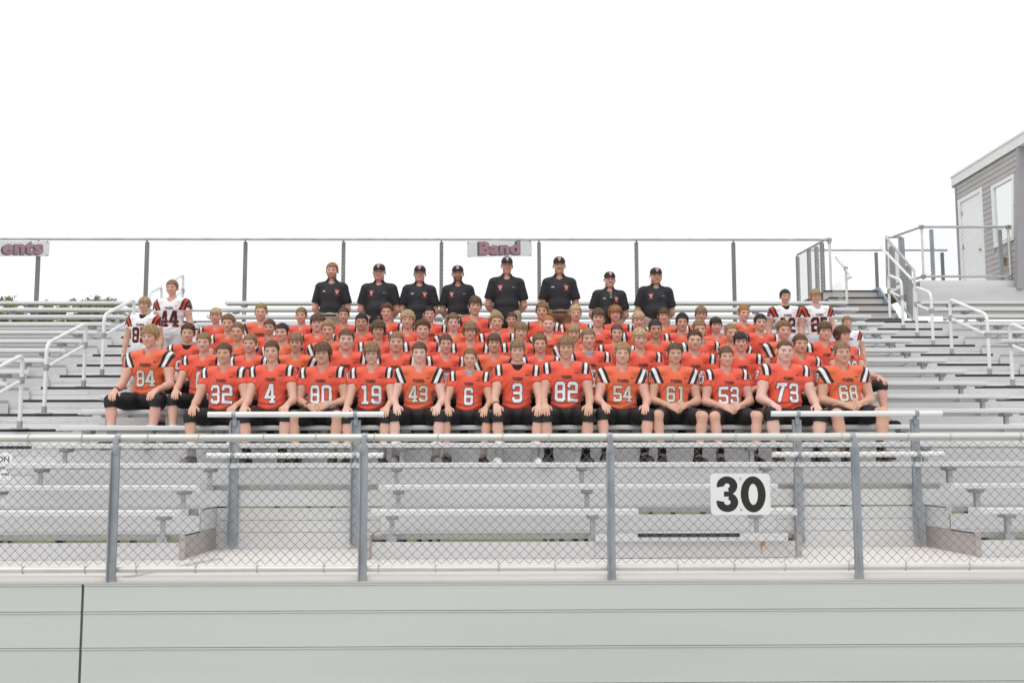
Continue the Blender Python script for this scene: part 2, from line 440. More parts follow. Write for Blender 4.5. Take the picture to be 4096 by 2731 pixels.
# ---- fence along the front of the walkway
ff = thing("chain_link_fence", (0, 0, 0.1), "chain link fence with silver top rail along the front walkway, before the team", "fence")
MB().tube([(-45, 0, 3.44), (50, 0, 3.44)], 0.092, 16).build("top_rail", M_TUBE, ff, True)
MB().tube([(-45, 0, 0.285), (50, 0, 0.285)], 0.074, 16).build("bottom_rail", M_TUBE, ff, True)
post0 = None
for k, x in enumerate(FR):
    if not -24 < x < 34: continue
    b = MB()
    b.add(*(lambda v: (v, [(0, 1, 2, 3, 4, 5), (11, 10, 9, 8, 7, 6)] + [(i, i + 6, (i + 1) % 6 + 6, (i + 1) % 6) for i in range(6)]))(
        [(x + dx, -0.20 + (0.07 if j else 0), z) for j in (0, 1) for dx, z in ((-.10, .015), (.10, .015), (.10, 3.24), (-.03, 3.24), (-.07, 3.2), (-.10, 3.12))]))
    b.box(x - .10, x - .07, -0.28, -0.20, .005, 3.12)
    p = b.build("post", M_GALV, ff)
    c = MB(); pts = arc((0, 0, 3.44), 0.1, -1.9, math.pi + .6, 12, (0, 1, 0), (0, 0, 1))
    for i in range(len(pts) - 1):
        a, q = pts[i], pts[i + 1]; o_ = lambda t, s=1.12: (t - np.array([0, 0, 3.44])) * s + np.array([0, 0, 3.44])
        c.add([(x - .065, *a[1:]), (x + .065, *a[1:]), (x + .065, *q[1:]), (x - .065, *q[1:]), (x - .065, *o_(a)[1:]), (x + .065, *o_(a)[1:]), (x + .065, *o_(q)[1:]), (x - .065, *o_(q)[1:])],
              [(4, 5, 6, 7), (0, 3, 2, 1), (0, 1, 5, 4), (2, 3, 7, 6), (1, 2, 6, 5), (0, 4, 7, 3)])
    c.box(x - .065, x + .065, -0.23, -0.10, 3.30, 3.42); c.box(x - .065, x + .065, -0.22, -0.198, 3.05, 3.42); c.box(x - .02, x + .02, -.24, -.20, 3.12, 3.16)
    bo = MB().box(x - .02, x + .02, -.22, -.19, .5, .54).build("bolt", M_GALV, None); bo.parent = p
    cl = c.build("rail_clamp", M_GALV, None); cl.parent = p
w = MB(); chain_link(w, (-19, -0.03, 0.39), (1, 0, 0), (0, 0, 1), 38, 2.93, 0.0082)
tag(w.build("chain_link_mesh", M_WIRE, ff), kind="stuff")
for z, rr in ((3.44, .094), (0.285, .076)):
    for x in np.arange(-18.4, 18.5, 1.42):
        x = x + random.uniform(-.2, .2)
        q = arc((x, 0, z), rr + .012, 0, 2 * math.pi, 13, (0.12, 1, 0), (0.1, 0, 1))
        t = MB().tube(q, 0.011, 5, False)
        t.tube([(x, -rr, z), (x - .03, -.08, z - .16 if z > 1 else z + .16), (x + .05, -.07, z - .2 if z > 1 else z + .22)], 0.01, 5)
        t.build("wire_tie", M_TUBEG, ff, True)
for z, rr in ((3.44, .097), (0.285, .079)):
    MB().tube([(8.3 + (0 if z > 1 else .55), 0, z), (9.0 + (0 if z > 1 else .55), 0, z)], rr, 16).build("rail_sleeve", M_TUBE, ff, True)

# ---- guard rails in front of the two wheelchair bays
def guard(x0, x1, xs, label):
    t = thing("guard_rail", ((x0 + x1) / 2, 8.6, 0.1), label, "railing", "guard rails over the wheelchair bays")
    for z in (4.38, 3.07):
        MB().tube([(x0, 8.45, z), (x1, 8.45, z)], 0.09, 14).build("rail", M_RAIL, t, True)
    for x in xs:
        b = MB(); b.box(x - .15, x + .15, 8.62, 8.67, .25, 4.2); b.box(x - .15, x - .11, 8.5, 8.62, .25, 4.12)
        p = b.build("post", M_GALV, t)
        for z in (4.38, 3.07):
            c = MB().tube([(x - .06, 8.45, z), (x + .06, 8.45, z)], .108, 14).box(x - .06, x + .06, 8.54, 8.615, z - .35, z + .05).build("clamp", M_GALV, None); c.parent = p
        for z in (.4, .95, 2.45): c = MB().box(x - .03, x + .03, 8.59, 8.62, z, z + .06).build("bolt", M_GALV, None); c.parent = p
guard(-9.21, -3.58, (-8.38, -4.49), "white double guard rail over the left wheelchair bay, in front of jerseys 4 and 80")
guard(8.93, 14.48, (9.8, 13.65), "white double guard rail over the right wheelchair bay, in front of jerseys 73 and 68")

# ---- back fence
bf = thing("back_fence", (0, 39.72, 10), "tall chain link fence on grey posts behind the top bleacher row", "fence")
MB().tube([(-45, 39.72, 16.46), (20.65, 39.72, 16.46)], 0.085, 12).build("top_rail", M_TUBEG, bf, True)
MB().tube([(-45, 39.74, 12.05), (20.65, 39.74, 12.05)], 0.06, 8).build("bottom_rail", M_TUBEG, bf, True)
for k in range(-2, 8):
    x = -27.29 + 6 * k + (-.6 if k == 0 else 0)
    b = MB(); b.box(x - .11, x + .11, 39.8, 39.98, 8.5, 16.3); b.box(x - .04, x + .04, 39.8, 39.86, 16.3, 16.5)
    b.build("post", M_DARKPOST, bf)
w = MB(); chain_link(w, (-33, 39.66, 12.05), (1, 0, 0), (0, 0, 1), 53.4, 4.5, 0.0062)
tag(w.build("chain_link_mesh", M_WIREB, bf), kind="stuff")

def rounded(x0, x1, z0, z1, r, n=5):
    pts = []
    for cx, cz, a in ((x1 - r, z0 + r, -math.pi / 2), (x1 - r, z1 - r, 0), (x0 + r, z1 - r, math.pi / 2), (x0 + r, z0 + r, math.pi)):
        pts += [(cx + r * math.cos(a + q), cz + r * math.sin(a + q)) for q in np.linspace(0, math.pi / 2, n)]
    return pts
def lettering(name, mesh2, cx, z0, y, th, m, parent, tilt=0.0, dx=0.0, dz=0.0, pivot=None):
    v, f = mesh2
    b = MB(); P = []
    for x, z in v:
        x, z = x + dx + cx, z + dz + z0
        if pivot: x, z = x - tilt * (z - pivot[1]), z + tilt * (x - pivot[0])
        P.append((x, y, z))
    b.add(P, f)
    return b.build(name, m, parent)
def painted_sign(name, word, x0, x1, z0, z1, y, label, tilt, xt, size, align='CENTER', sx=1.13):
    t = thing(name, ((x0 + x1) / 2, y, z0), label, "sign")
    pv = ((x0 + x1) / 2, (z0 + z1) / 2)
    prof = [(x - tilt * (z - pv[1]), z + tilt * (x - pv[0])) for x, z in rounded(x0, x1, z0, z1, .09)]
    MB().poly_y(prof, y, y + .03).build("plate", M_SIGNOLD, t)
    lw = dict(size=size, shear=0.0, sx=sx, space=1.06, align=align)
    zb = z0 + .17
    bold = text_mesh(word, offset=.040 * size, **lw); out = text_mesh(word, offset=.056 * size, **lw)
    for k in range(9):
        q = k / 8.0
        lettering("letter_shadow", out, xt, zb, y - .004 - .0005 * k, 0, M_INKG, t, tilt, -.10 * (1 - q), -.055 * (1 - q), pv)
    lettering("letter_face", bold, xt, zb, y - .012, 0, M_PINK, t, tilt, 0, 0, pv)
    for x, z in ((x0 + .05, z1 - .06), (x1 - .12, z1 - .03), (x0 + .1, z0 + .03), (x1 - .12, z0 + .05)):
        x, z = x - tilt * (z - pv[1]), z + tilt * (x - pv[0])
        MB().box(x - .03, x + .03, y - .03, y, z - .03, z + .03).build("fixing", M_INKG, t)
painted_sign("band_sign", "Band", -1.71, 2.26, 15.37, 16.33, 39.6, "grey sign with faded red lettering Band hanging on the back fence", 0.016, .28, 1.06, 'CENTER', 1.16)
painted_sign("students_sign", "ents", -32.2, -27.13, 15.37, 16.3, 39.6, "grey sign with faded red lettering ents at the left picture edge", 0.0, -27.5, 1.12, 'RIGHT', 1.22)

# ---- yard number plate on the front fence
t = thing("number_sign", (5.98, -.1, 1.55), "white rounded plate with black number 30 on the front fence", "sign")
MB().poly_y(rounded(5.25, 6.71, 1.55, 2.55, .09), -.14, -.125).build("plate", M_SIGN, t)
def digit3(cx, z0, h):
    def ring(c, rx, rz, a0, a1, n=22): return [(c[0] + rx * math.cos(a), c[1] + rz * math.sin(a)) for a in np.linspace(a0, a1, n)]
    w = .265; tk = .185
    top, bot = (cx, z0 + h * .735), (cx, z0 + h * .275)
    def stroke(c, rx, rz, a0, a1):
        o_, i_ = ring(c, rx, rz, a0, a1), ring(c, rx - tk, rz - tk * .92, a0, a1); n = len(o_)
        return o_ + i_, [(k, k + 1, n + k + 1, n + k) for k in range(n - 1)]
    return [stroke(top, w - .012, h * .265, math.radians(190), math.radians(-75)), stroke(bot, w, h * .275, math.radians(75), math.radians(-190))]
H3 = .86
for k, (v, f) in enumerate(digit3(5.655, 1.62, H3)):
    MB().add([(x, -.1435 - .0008 * k, z) for x, z in v], [q[::-1] if k else q[::-1] for q in f]).build("numeral_3", M_INK, t)
MB().add([(x, -.1450, z) for x, z in ((5.575, 1.62 + H3 * .435), (5.76, 1.62 + H3 * .435), (5.76, 1.62 + H3 * .575), (5.575, 1.62 + H3 * .575))], [(0, 1, 2, 3)]).build("numeral_3", M_INK, t)
n = 40
o_ = [(6.29 + .305 * math.cos(a), 2.045 + .435 * math.sin(a)) for a in np.linspace(0, 2 * math.pi, n, False)]
i_ = [(6.29 +   .115 * math.cos(a), 2.045 + .255 * math.sin(a)) for a in np.linspace(0, 2 * math.pi, n, False)]
MB().add([(x, -.144, z) for x, z in o_ + i_], [(k, (k + 1) % n, n + (k + 1) % n, n + k) for k in range(n)]).build("numeral_0", M_INK, t)
for z in (1.68, 2.43):
    MB().tube([(5.985, -.125, z), (5.985, -.165, z)], .022, 8).build("bolt", M_GALV, t)

# ---- small warning plate in the left aisle, cut by the picture edge
t = thing("warning_sign", (-15.75, 8.6, 2.4), "small white sign with black print at the left edge behind the fence", "sign")
MB().poly_y(rounded(-16.9, -15.48, 2.32, 3.18, .06), 8.66, 8.68).build("plate", M_SIGN, t)
for tx, z, s in (("CAUTION", 2.88, .26), ("slippery", 2.66, .16), ("when wet", 2.45, .16)):
    lettering("print", text_mesh(tx, size=s, offset=.012 * s, align='RIGHT'), -15.55, z, 8.655, 0, M_INK, t)

# ---- stairs and platform at the right of the top row
ps = thing("press_box_stairs", (21.8, 36, 11), "short silver stairs with black nosings climbing from the top row to the platform", "stairs")
prev = foot_z(NROW)
for k, (z, y) in enumerate(((11.0, 35.5), (11.58, 36.5), (12.14, 37.5), (12.70, 38.5), (13.27, 39.5))):
    st = MB().box(20.1, 23.4, y, y + (1.08 if k < 4 else 4.0), z - .05, z).build("tread", M_FOOT, ps)
    MB().box(20.1, 23.4, y + .06, y + .1, prev + .02, z - .055).build("riser", mat("stair_riser", (0.5, 0.485, 0.47), 0.55, .2, .1, 2, (.3, 3, 3)), ps)
    b = MB().box(20.1, 23.4, y - .01, y + .1, z - .07, z + .008).build("nosing", M_BLACK, ps)
    prev = z
MB().prism_x([(35.2, 10.3), (35.9, 10.3), (40.4, 12.9), (40.4, 13.45), (39.4, 13.45)], 23.42, 23.55).build("stringer", mat("blue_grey_stringer", (.3, .35, .42), .5, .3, .1, 4), ps)
pf = thing("press_box_platform", (31, 39, 13.7), "silver plank platform beside the press box at the upper right", "platform")
MB().box(25.75, 31.7, 38.8, 46.6, 13.62, 13.75).build("floor", M_FOOT, pf)
MB().box(25.75, 31.75, 38.74, 38.8, 13.27, 13.765).build("fascia", M_SEAT, pf)
MB().box(25.1, 50, 38.3, 38.36, 12.2, 13.26).build("front_plank", M_RISER, pf)
MB().box(25.1, 50, 38.1, 38.16, 11.5, 12.19).build("front_plank", M_RISER, pf)
MB().box(20.0, 25.75, 40.6, 46.6, 13.2, 13.26).build("landing_floor", M_FOOT, pf)
MB().box(25.55, 25.75, 38.9, 46.5, 13.0, 13.7).build("side_beam", M_BRACKET, pf)

pr = thing("platform_railing", (29, 38.9, 13.7), "grey tube railing with chain link panel in front of the press box door", "railing")
for z in (17.1, 14.03):
    MB().tube([(26.05, 38.9, z), (31.38, 38.9, z)], .08, 10).build("rail", M_TUBEG, pr, True)
    MB().tube([(26.05, 38.9, z), (25.3, 41.6, z - .05)], .08, 10).build("rail", M_TUBEG, pr, True)
for x in (26.05, 31.38): MB().tube([(x, 38.9, 13.9), (x, 38.9, 17.1)], .075, 10).build("end_post", M_TUBE, pr, True)
for x in (26.7, 30.92): MB().box(x - .1, x + .1, 38.96, 39.1, 13.7, 16.95).build("post", M_GALV, pr)
for x, z in ((26.05, 17.1), (31.38, 17.1), (31.38, 14.03), (26.05, 14.03)):
    MB().tube([(x - .14, 38.9, z), (x + .14, 38.9, z)], .115, 10).tube([(x, 38.9, z - .16), (x, 38.9, z + .1)], .115, 10).build("elbow", M_BRACKET, pr, True)
w = MB(); chain_link(w, (26.1, 38.86, 14.05), (1, 0, 0), (0, 0, 1), 5.2, 3.0, .009)
tag(w.build("chain_link_mesh", M_WIREL, pr), kind="stuff")

br = thing("landing_railing", (24, 47.5, 14), "low grey rail across the back of the stair landing against the sky", "railing")
MB().tube([(21.4, 47.9, 17.4), (31.3, 47.9, 17.4)], .075, 10).build("rail", M_TUBEG, br, True)
for x in (26.4, 31.0): MB().box(x - .1, x + .1, 47.95, 48.1, 12.5, 17.25).build("post", M_DARKPOST, br)

sf = thing("stair_side_fence", (24.6, 40, 13), "sloping chain link panel with wide posts on the right of the platform stairs", "fence")
a0, a1 = on_y(3545, 950, 41.8), on_y(3658, 1085, 36.6)
b0, b1 = on_y(3548, 1148, 41.8), on_y(3656, 1284, 36.6)
MB().tube([a0, a1], .085, 10).build("sloped_rail", M_TUBEG, sf, True)
MB().tube([b0, b1], .075, 10).build("lower_rail", M_TUBEG, sf, True)
MB().tube([a1 + [0, 0, .05], b1 - [0, 0, .1]], .08, 10).build("end_post", M_TUBE, sf, True)
MB().tube([a0 + [0, 0, .1], b0], .075, 10).build("end_post", M_TUBEG, sf, True)
MB().tube([a0, on_y(3604, 948, 42.5)], .075, 10).build("top_rail", M_TUBEG, sf, True)
for u, v0, v1, Y, wd in ((3570, 985, 1150, 41, .13), (3608, 950, 1145, 42.6, .15), (3636, 1062, 1270, 37.6, .14)):
    p0, p1 = on_y(u, v0, Y), on_y(u, v1, Y)
    MB().box(p0[0] - wd, p0[0] + wd, Y, Y + .3, p1[2], p0[2]).build("post", M_GALV, sf)
MB().tube([on_y(3523, 988, 41.3), on_y(3648, 1118, 36.2)], .08, 10).build("hand_rail", M_RAIL, sf, True)
L = np.linalg.norm(b1 - b0); U = (b1 - b0) / L
w = MB(); chain_link(w, b0, U, (0, 0, 1), L, float(a0[2] - b0[2]), .009)
tag(w.build("chain_link_mesh", M_WIREL, sf), kind="stuff")

cf = thing("corner_fence", (20.4, 43, 11), "cluster of dark posts and chain link at the right end of the back fence", "fence")
MB().tube([(20.35, 39.8, 16.46), (20.35, 46.0, 16.7)], .08, 10).build("top_rail", M_TUBEG, cf, True)
for y in (40.4, 41.6, 43.3, 46.0):
    MB().box(20.28, 20.5, y, y + .2, 8.8, 16.4 + (.2 if y > 43 else 0)).build("post", M_DARKPOST, cf)
MB().tube([(20.62, 39.7, 10.6), (20.62, 39.7, 16.5)], .085, 10).build("end_post", M_TUBE, cf, True)
MB().tube([(20.45, 39.72, 16.46), (20.75, 39.72, 16.46)], .12, 10).tube([(20.62, 39.72, 16.2), (20.62, 39.72, 16.55)], .115, 10).build("elbow", M_BRACKET, cf, True)
for z in (12.2,): MB().tube([(20.35, 39.9, z), (20.35, 46.0, z)], .07, 8).build("lower_rail", M_TUBEG, cf, True)
w = MB(); chain_link(w, (20.3, 39.9, 11.0), (0, 1, 0), (0, 0, 1), 6.0, 5.5, .0062)
chain_link(w, (20.66, 39.6, 11.0), (0, -1, 0), (0, 0, 1), 2.2, 2.6, .0062)
tag(w.build("chain_link_mesh", M_WIREB, cf), kind="stuff")
q0, q1, q2 = on_y(3345, 1030, 39.5), on_y(3383, 1075, 37.6), on_y(3403, 1110, 36.9)
MB().tube([q0, q1], .1, 10).build("sloped_rail", M_TUBE, cf, True)
MB().tube([q1, q2, q2 + [-.2, .1, -.05]], .07, 10).build("sloped_rail", M_TUBE, cf, True)
MB().tube([q1 + [0, 0, .05], on_y(3390, 1270, 37.6)], .085, 10).build("end_post", M_TUBE, cf, True)
MB().tube([q1 - [0, 0, .1], q1 + [0, 0, .12]], .12, 10).build("elbow", M_BRACKET, cf, True)

# ---- press box
pb = thing("press_box", (33, 42, 13.2), "grey sided press box with white door and slanted front at the upper right", "building")
XB = 31.5
def front(z): return 38.24 - (z - 13.2) * (1.05 / 8.4)       # the front leans out
MB().prism_x([(46.4, 13.2), (46.4, 21.55), (front(21.55), 21.55), (front(13.2), 13.2)], XB + .06, 50).build("wall_core", M_SIDING, pb)
zz = 13.2; k = 0
while zz < 21.5:
    z1 = min(zz + .336, 21.55)
    pieces = [(46.42, None)]
    y_back, y_fr = 46.42, front((zz + z1) / 2)
    cuts = []
    if z1 <= 20.55: cuts.append((42.42, 46.14))
    if 16.1 < z1 <= 20.45: cuts.append((37.95 - (z1 - 20.2) * .125, 41.1))
    cuts.sort()
    spans, y = [], y_fr
    for c0, c1 in cuts:
        if c0 - y > .05: spans.append((y, c0))
        y = c1
    if y_back - y > .05: spans.append((y, y_back))
    for s0, s1 in spans:
        v = [(XB - .035, s0, zz), (XB - .035, s1, zz), (XB + .0, s1, z1), (XB + .0, s0, z1), (XB + .055, s0, zz), (XB + .055, s1, zz), (XB + .055, s1, z1), (XB + .055, s0, z1)]
        MB().add(v, [(0, 3, 2, 1), (4, 5, 6, 7), (0, 1, 5, 4), (2, 3, 7, 6), (0, 4, 7, 3), (1, 2, 6, 5)]).build("siding_board", M_SIDING, pb)
    zz += .336
def frame_x(name, poly_out, poly_in, x0, x1, m, parent):
    n = len(poly_out); b = MB()
    v = [(x0, y, z) for y, z in poly_out] + [(x0, y, z) for y, z in poly_in] + [(x1, y, z) for y, z in poly_out] + [(x1, y, z) for y, z in poly_in]
    f = []
    for i in range(n):
        j = (i + 1) % n
        f += [(i, j, n + j, n + i), (2 * n + i, 3 * n + i, 3 * n + j, 2 * n + j), (i, 2 * n + i, 2 * n + j, j), (n + i, n + j, 3 * n + j, 3 * n + i)]
    b.add(v, f); return b.build(name, m, parent)
dr = MB().box(XB + .02, XB + .1, 42.72, 45.75, 13.75, 20.25).build("door", M_DOOR, pb)
f_ = frame_x("frame", [(42.4, 13.75), (46.14, 13.75), (46.14, 20.5), (42.4, 20.5)], [(42.72, 13.75), (45.78, 13.75), (45.78, 20.23), (42.72, 20.23)], XB - .06, XB + .055, M_TRIMW, None); f_.parent = dr
k_ = MB().tube([(XB + .02, 43.05, 16.5), (XB - .12, 43.05, 16.5)], [.05, .1], 8).build("knob", M_BRASS, None, True); k_.parent = dr
for z in (14.6, 17, 19.3):
    h_ = MB().box(XB - .005, XB + .02, 45.62, 45.74, z, z + .33).build("hinge", M_BRASS, None); h_.parent = dr
def ftw(z): return 37.95 - (z - 20.2) * .125
wi = MB().add([(XB + .03, y, z) for y, z in ((ftw(16.45) + .25, 16.45), (40.75, 16.45), (40.75, 19.95), (ftw(19.95) + .25, 19.95))], [(0, 3, 2, 1)]).build("window_pane", M_GLASS, pb)
f_ = frame_x("frame", [(ftw(16.2), 16.2), (41.1, 16.2), (41.1, 20.2), (ftw(20.2), 20.2)], [(ftw(16.45) + .25, 16.45), (40.75, 16.45), (40.75, 19.95), (ftw(19.95) + .25, 19.95)], XB - .06, XB + .055, M_TRIMW, None); f_.parent = wi
MB().prism_x([(front(13.2) - .08, 13.15), (front(13.2) + .22, 13.15), (front(21.6) + .22, 21.6), (front(21.6) - .08, 21.6)], XB - .09, XB + .3).build("corner_trim", M_TRIMG, pb)
MB().box(XB - .07, XB + .05, 46.34, 46.5, 13.2, 21.55).build("corner_trim", M_TRIMG, pb)
rf = MB().box(XB - .14, 50.4, 35.9, 46.75, 21.62, 22.2).build("roof", M_TRIMW, pb)
e_ = MB().box(XB - .19, 50.5, 35.8, 46.85, 22.2, 22.33).build("roof_edge", M_TRIMW, None); e_.parent = rf
e_ = MB().box(XB - .15, 50.4, 46.752, 46.8, 21.5, 22.19).build("rear_fascia", M_TRIMW, None); e_.parent = rf
MB().box(XB - .2, XB - .0, 39.55, 39.85, 14.9, 15.35).build("outlet_box", M_BRASS, pb)

# ---- trees beyond the stand
def tree(x, y, h, cr, label, seed):
    r = np.random.default_rng(seed)
    t = thing("tree", (x, y, -3.45), label, "tree", "trees beyond the stand")
    b = MB(); b.tube([(x, y, -3.5), (x + .3, y, h * .3), (x - .2, y, h * .86)], [1.0, .7, .35], 9)
    tips = []
    for k in range(16):
        a, e = r.uniform(0, 6.28), r.uniform(-.1, .9)
        s = np.array([x, y, h * r.uniform(.62, .90)])
        d = np.array([math.cos(a) * math.cos(e), math.sin(a) * math.cos(e), math.sin(e)])
        q = s + d * cr * r.uniform(.7, 1.05)
        b.tube([s, (s + q) / 2 + r.normal(0, .4, 3), q], [.35, .2, .08], 6); tips.append(q)
    b.build("trunk", M_BARK, t, True)
    for mi, frac in ((0, .5), (1, .5)):
        c = MB()
        V, Fc = [], []
        for k in range(int(130 * frac)):
            base = tips[r.integers(len(tips))] + r.normal(0, cr * .26, 3)
            if base[2] > h: base[2] = h - r.uniform(0, 3)
            for i in range(48):
                p = base + r.normal(0, cr * .085, 3) * [1, 1, .7]
                e1 = r.normal(size=3); e1 /= np.linalg.norm(e1); e2 = np.cross(e1, r.normal(size=3)); e2 /= np.linalg.norm(e2)
                s = r.uniform(.35, .8); n0 = len(V)
                V += [p - e1 * s, p + e2 * s * .5, p + e1 * s, p - e2 * s * .5]; Fc.append((n0, n0 + 1, n0 + 2, n0 + 3))
        c.add(V, Fc); c.build("crown", M_LEAFS[mi], t)
tree(-117, 250, 45.5, 8, "olive green tree top seen between the top seats, leftmost", 3)
tree(-105.5, 255, 45.5, 9, "olive green tree top behind the top seats beside the left aisle", 5)
tree(-126, 262, 42, 7, "tree at the left picture edge just showing between top seats", 8)
tree(-94, 268, 42, 7, "tree farthest right, barely showing between seats near the left aisle", 11)
# ================================================================== PEOPLE (metres, local: facing -Y, seat or floor at z = 0)
class Field:
    """small signed-distance grid: shapes are blended in, surface() returns vertices and quads"""
    def __init__(s, lo, hi, h):
        s.lo = np.array(lo, np.float32); s.h = h
        s.n = (np.ceil((np.array(hi) - np.array(lo)) / h)).astype(int) + 1
        s.F = np.full(s.n, 0.08, np.float32)
        s.ax = [s.lo[i] + h * np.arange(s.n[i], dtype=np.float32) for i in range(3)]
    def _sub(s, lo, hi):
        i0 = np.clip(np.floor((np.array(lo) - s.lo) / s.h).astype(int), 0, s.n); i1 = np.clip(np.ceil((np.array(hi) - s.lo) / s.h).astype(int) + 1, 0, s.n)
        sl = tuple(slice(a, b) for a, b in zip(i0, i1))
        X, Y, Z = np.meshgrid(*(s.ax[i][sl[i]] for i in range(3)), indexing='ij', sparse=True)
        return sl, X, Y, Z
    def _merge(s, sl, d, k, neg):
        A = s.F[sl]
        if A.size == 0: return
        if neg:
            d = -d
            if k > 0:
                h = np.clip(.5 - .5 * (d - A) / k, 0, 1); s.F[sl] = d * (1 - h) + A * h + k * h * (1 - h)
            else: s.F[sl] = np.maximum(A, d)
        else:
            if k > 0:
                h = np.clip(.5 + .5 * (A - d) / k, 0, 1); s.F[sl] = A * (1 - h) + d * h - k * h * (1 - h)
            else: s.F[sl] = np.minimum(A, d)
    def cone(s, a, b, ra, rb, k=.02, neg=False):
        a, b = np.array(a, np.float32), np.array(b, np.float32); m = max(ra, rb) + .05 + k
        sl, X, Y, Z = s._sub(np.minimum(a, b) - m, np.maximum(a, b) + m)
        d = b - a; L = float(d @ d) + 1e-9
        t = np.clip(((X - a[0]) * d[0] + (Y - a[1]) * d[1] + (Z - a[2]) * d[2]) / L, 0, 1)
        D = np.sqrt((X - a[0] - t * d[0]) ** 2 + (Y - a[1] - t * d[1]) ** 2 + (Z - a[2] - t * d[2]) ** 2) - (ra + (rb - ra) * t)
        s._merge(sl, D, k, neg)
    def chain(s, pts, rad, k=.02):
        for i in range(len(pts) - 1): s.cone(pts[i], pts[i + 1], rad[i], rad[i + 1], k)
    def ell(s, c, r, k=.02, neg=False):
        c, r = np.array(c, np.float32), np.array(r, np.float32); m = .05 + k
        sl, X, Y, Z = s._sub(c - r - m, c + r + m)
        q = np.sqrt(((X - c[0]) / r[0]) ** 2 + ((Y - c[1]) / r[1]) ** 2 + ((Z - c[2]) / r[2]) ** 2)
        q2 = np.sqrt(((X - c[0]) / r[0] ** 2) ** 2 + ((Y - c[1]) / r[1] ** 2) ** 2 + ((Z - c[2]) / r[2] ** 2) ** 2) + 1e-6
        s._merge(sl, q * (q - 1) / q2, k, neg)
    def half(s, p, nrm):
        """keep only the side the normal points away from"""
        nrm = np.array(nrm, np.float32); nrm = nrm / np.linalg.norm(nrm)
        X, Y, Z = np.meshgrid(*s.ax, indexing='ij', sparse=True)
        s.F = np.maximum(s.F, (X - p[0]) * nrm[0] + (Y - p[1]) * nrm[1] + (Z - p[2]) * nrm[2])
    def warp(s, fn):
        X, Y, Z = np.meshgrid(*s.ax, indexing='ij', sparse=True); s.F = s.F + fn(X, Y, Z).astype(np.float32)
    def surface(s):
        F = s.F; F = F.copy(); 
        for a in range(3):
            ix = [slice(None)] * 3
            for e in (0, -1): ix[a] = e; F[tuple(ix)] = np.maximum(F[tuple(ix)], .004)
        S = F < 0; n = np.array(F.shape) - 1
        c = [S[i:n[0] + i, j:n[1] + j, k:n[2] + k] for i in (0, 1) for j in (0, 1) for k in (0, 1)]
        allin, anyin = np.logical_and.reduce(c), np.logical_or.reduce(c)
        act = np.argwhere(anyin & ~allin); N = len(act)
        idx = -np.ones(n, np.int64); idx[act[:, 0], act[:, 1], act[:, 2]] = np.arange(N)
        P = np.zeros((N, 3), np.float32); C = np.zeros((N, 1), np.float32)
        co = [(i, j, k) for i in (0, 1) for j in (0, 1) for k in (0, 1)]
        for a in co:
            for ax in range(3):
                if a[ax]: continue
                b = list(a); b[ax] = 1
                fa = F[act[:, 0] + a[0], act[:, 1] + a[1], act[:, 2] + a[2]]; fb = F[act[:, 0] + b[0], act[:, 1] + b[1], act[:, 2] + b[2]]
                m = (fa < 0) != (fb < 0)
                t = np.where(m, fa / np.where(m, fa - fb, 1), 0)
                q = np.tile(np.array(a, np.float32), (N, 1)); q[:, ax] = t
                P += q * m[:, None]; C += m[:, None]
        V = s.lo + s.h * (act + P / np.maximum(C, 1))
        Q = []
        for ax in range(3):
            u, w_ = [(1, 2), (2, 0), (0, 1)][ax]
            sh = list(S.shape); lo = [slice(0, None)] * 3
            A = np.take(S, range(0, S.shape[ax] - 1), ax); B = np.take(S, range(1, S.shape[ax]), ax)
            e = np.argwhere(A != B)
            e = e[(e[:, u] > 0) & (e[:, w_] > 0) & (e[:, u] < n[u]) & (e[:, w_] < n[w_])]
            if len(e) == 0: continue
            fl = A[e[:, 0], e[:, 1], e[:, 2]]
            def cell(du, dw):
                q = e.copy(); q[:, u] -= du; q[:, w_] -= dw; return idx[q[:, 0], q[:, 1], q[:, 2]]
            q = np.stack([cell(1, 1), cell(0, 1), cell(0, 0), cell(1, 0)], 1)
            q[~fl] = q[~fl][:, ::-1]
            Q.append(q)
        return V.astype(np.float32), np.concatenate(Q)

def np_mesh(name, V, Q, mats, mask=None, smooth=True):
    me = bpy.data.meshes.new(name)
    me.vertices.add(len(V)); me.vertices.foreach_set("co", np.asarray(V, np.float32).ravel())
    m = len(Q); me.loops.add(m * 4); me.loops.foreach_set("vertex_index", np.asarray(Q, np.int32).ravel())
    me.polygons.add(m); me.polygons.foreach_set("loop_start", np.arange(0, 4 * m, 4, dtype=np.int32))
    me.update(calc_edges=True)
    me.polygons.foreach_set("use_smooth", np.full(m, smooth))
    if mask is not None:
        at = me.color_attributes.new("mask", 'FLOAT_COLOR', 'POINT'); at.data.foreach_set("color", np.asarray(mask, np.float32).ravel())
    for x in mats: me.materials.append(x)
    return me
def merge(*parts):
    V, Q, Mk, n = [], [], [], 0
    for p in parts:
        V.append(p[0]); Q.append(p[1] + n); n += len(p[0]); Mk.append(p[2] if len(p) > 2 else np.zeros((len(p[0]), 4), np.float32))
    return np.concatenate(V), np.concatenate(Q), np.concatenate(Mk)

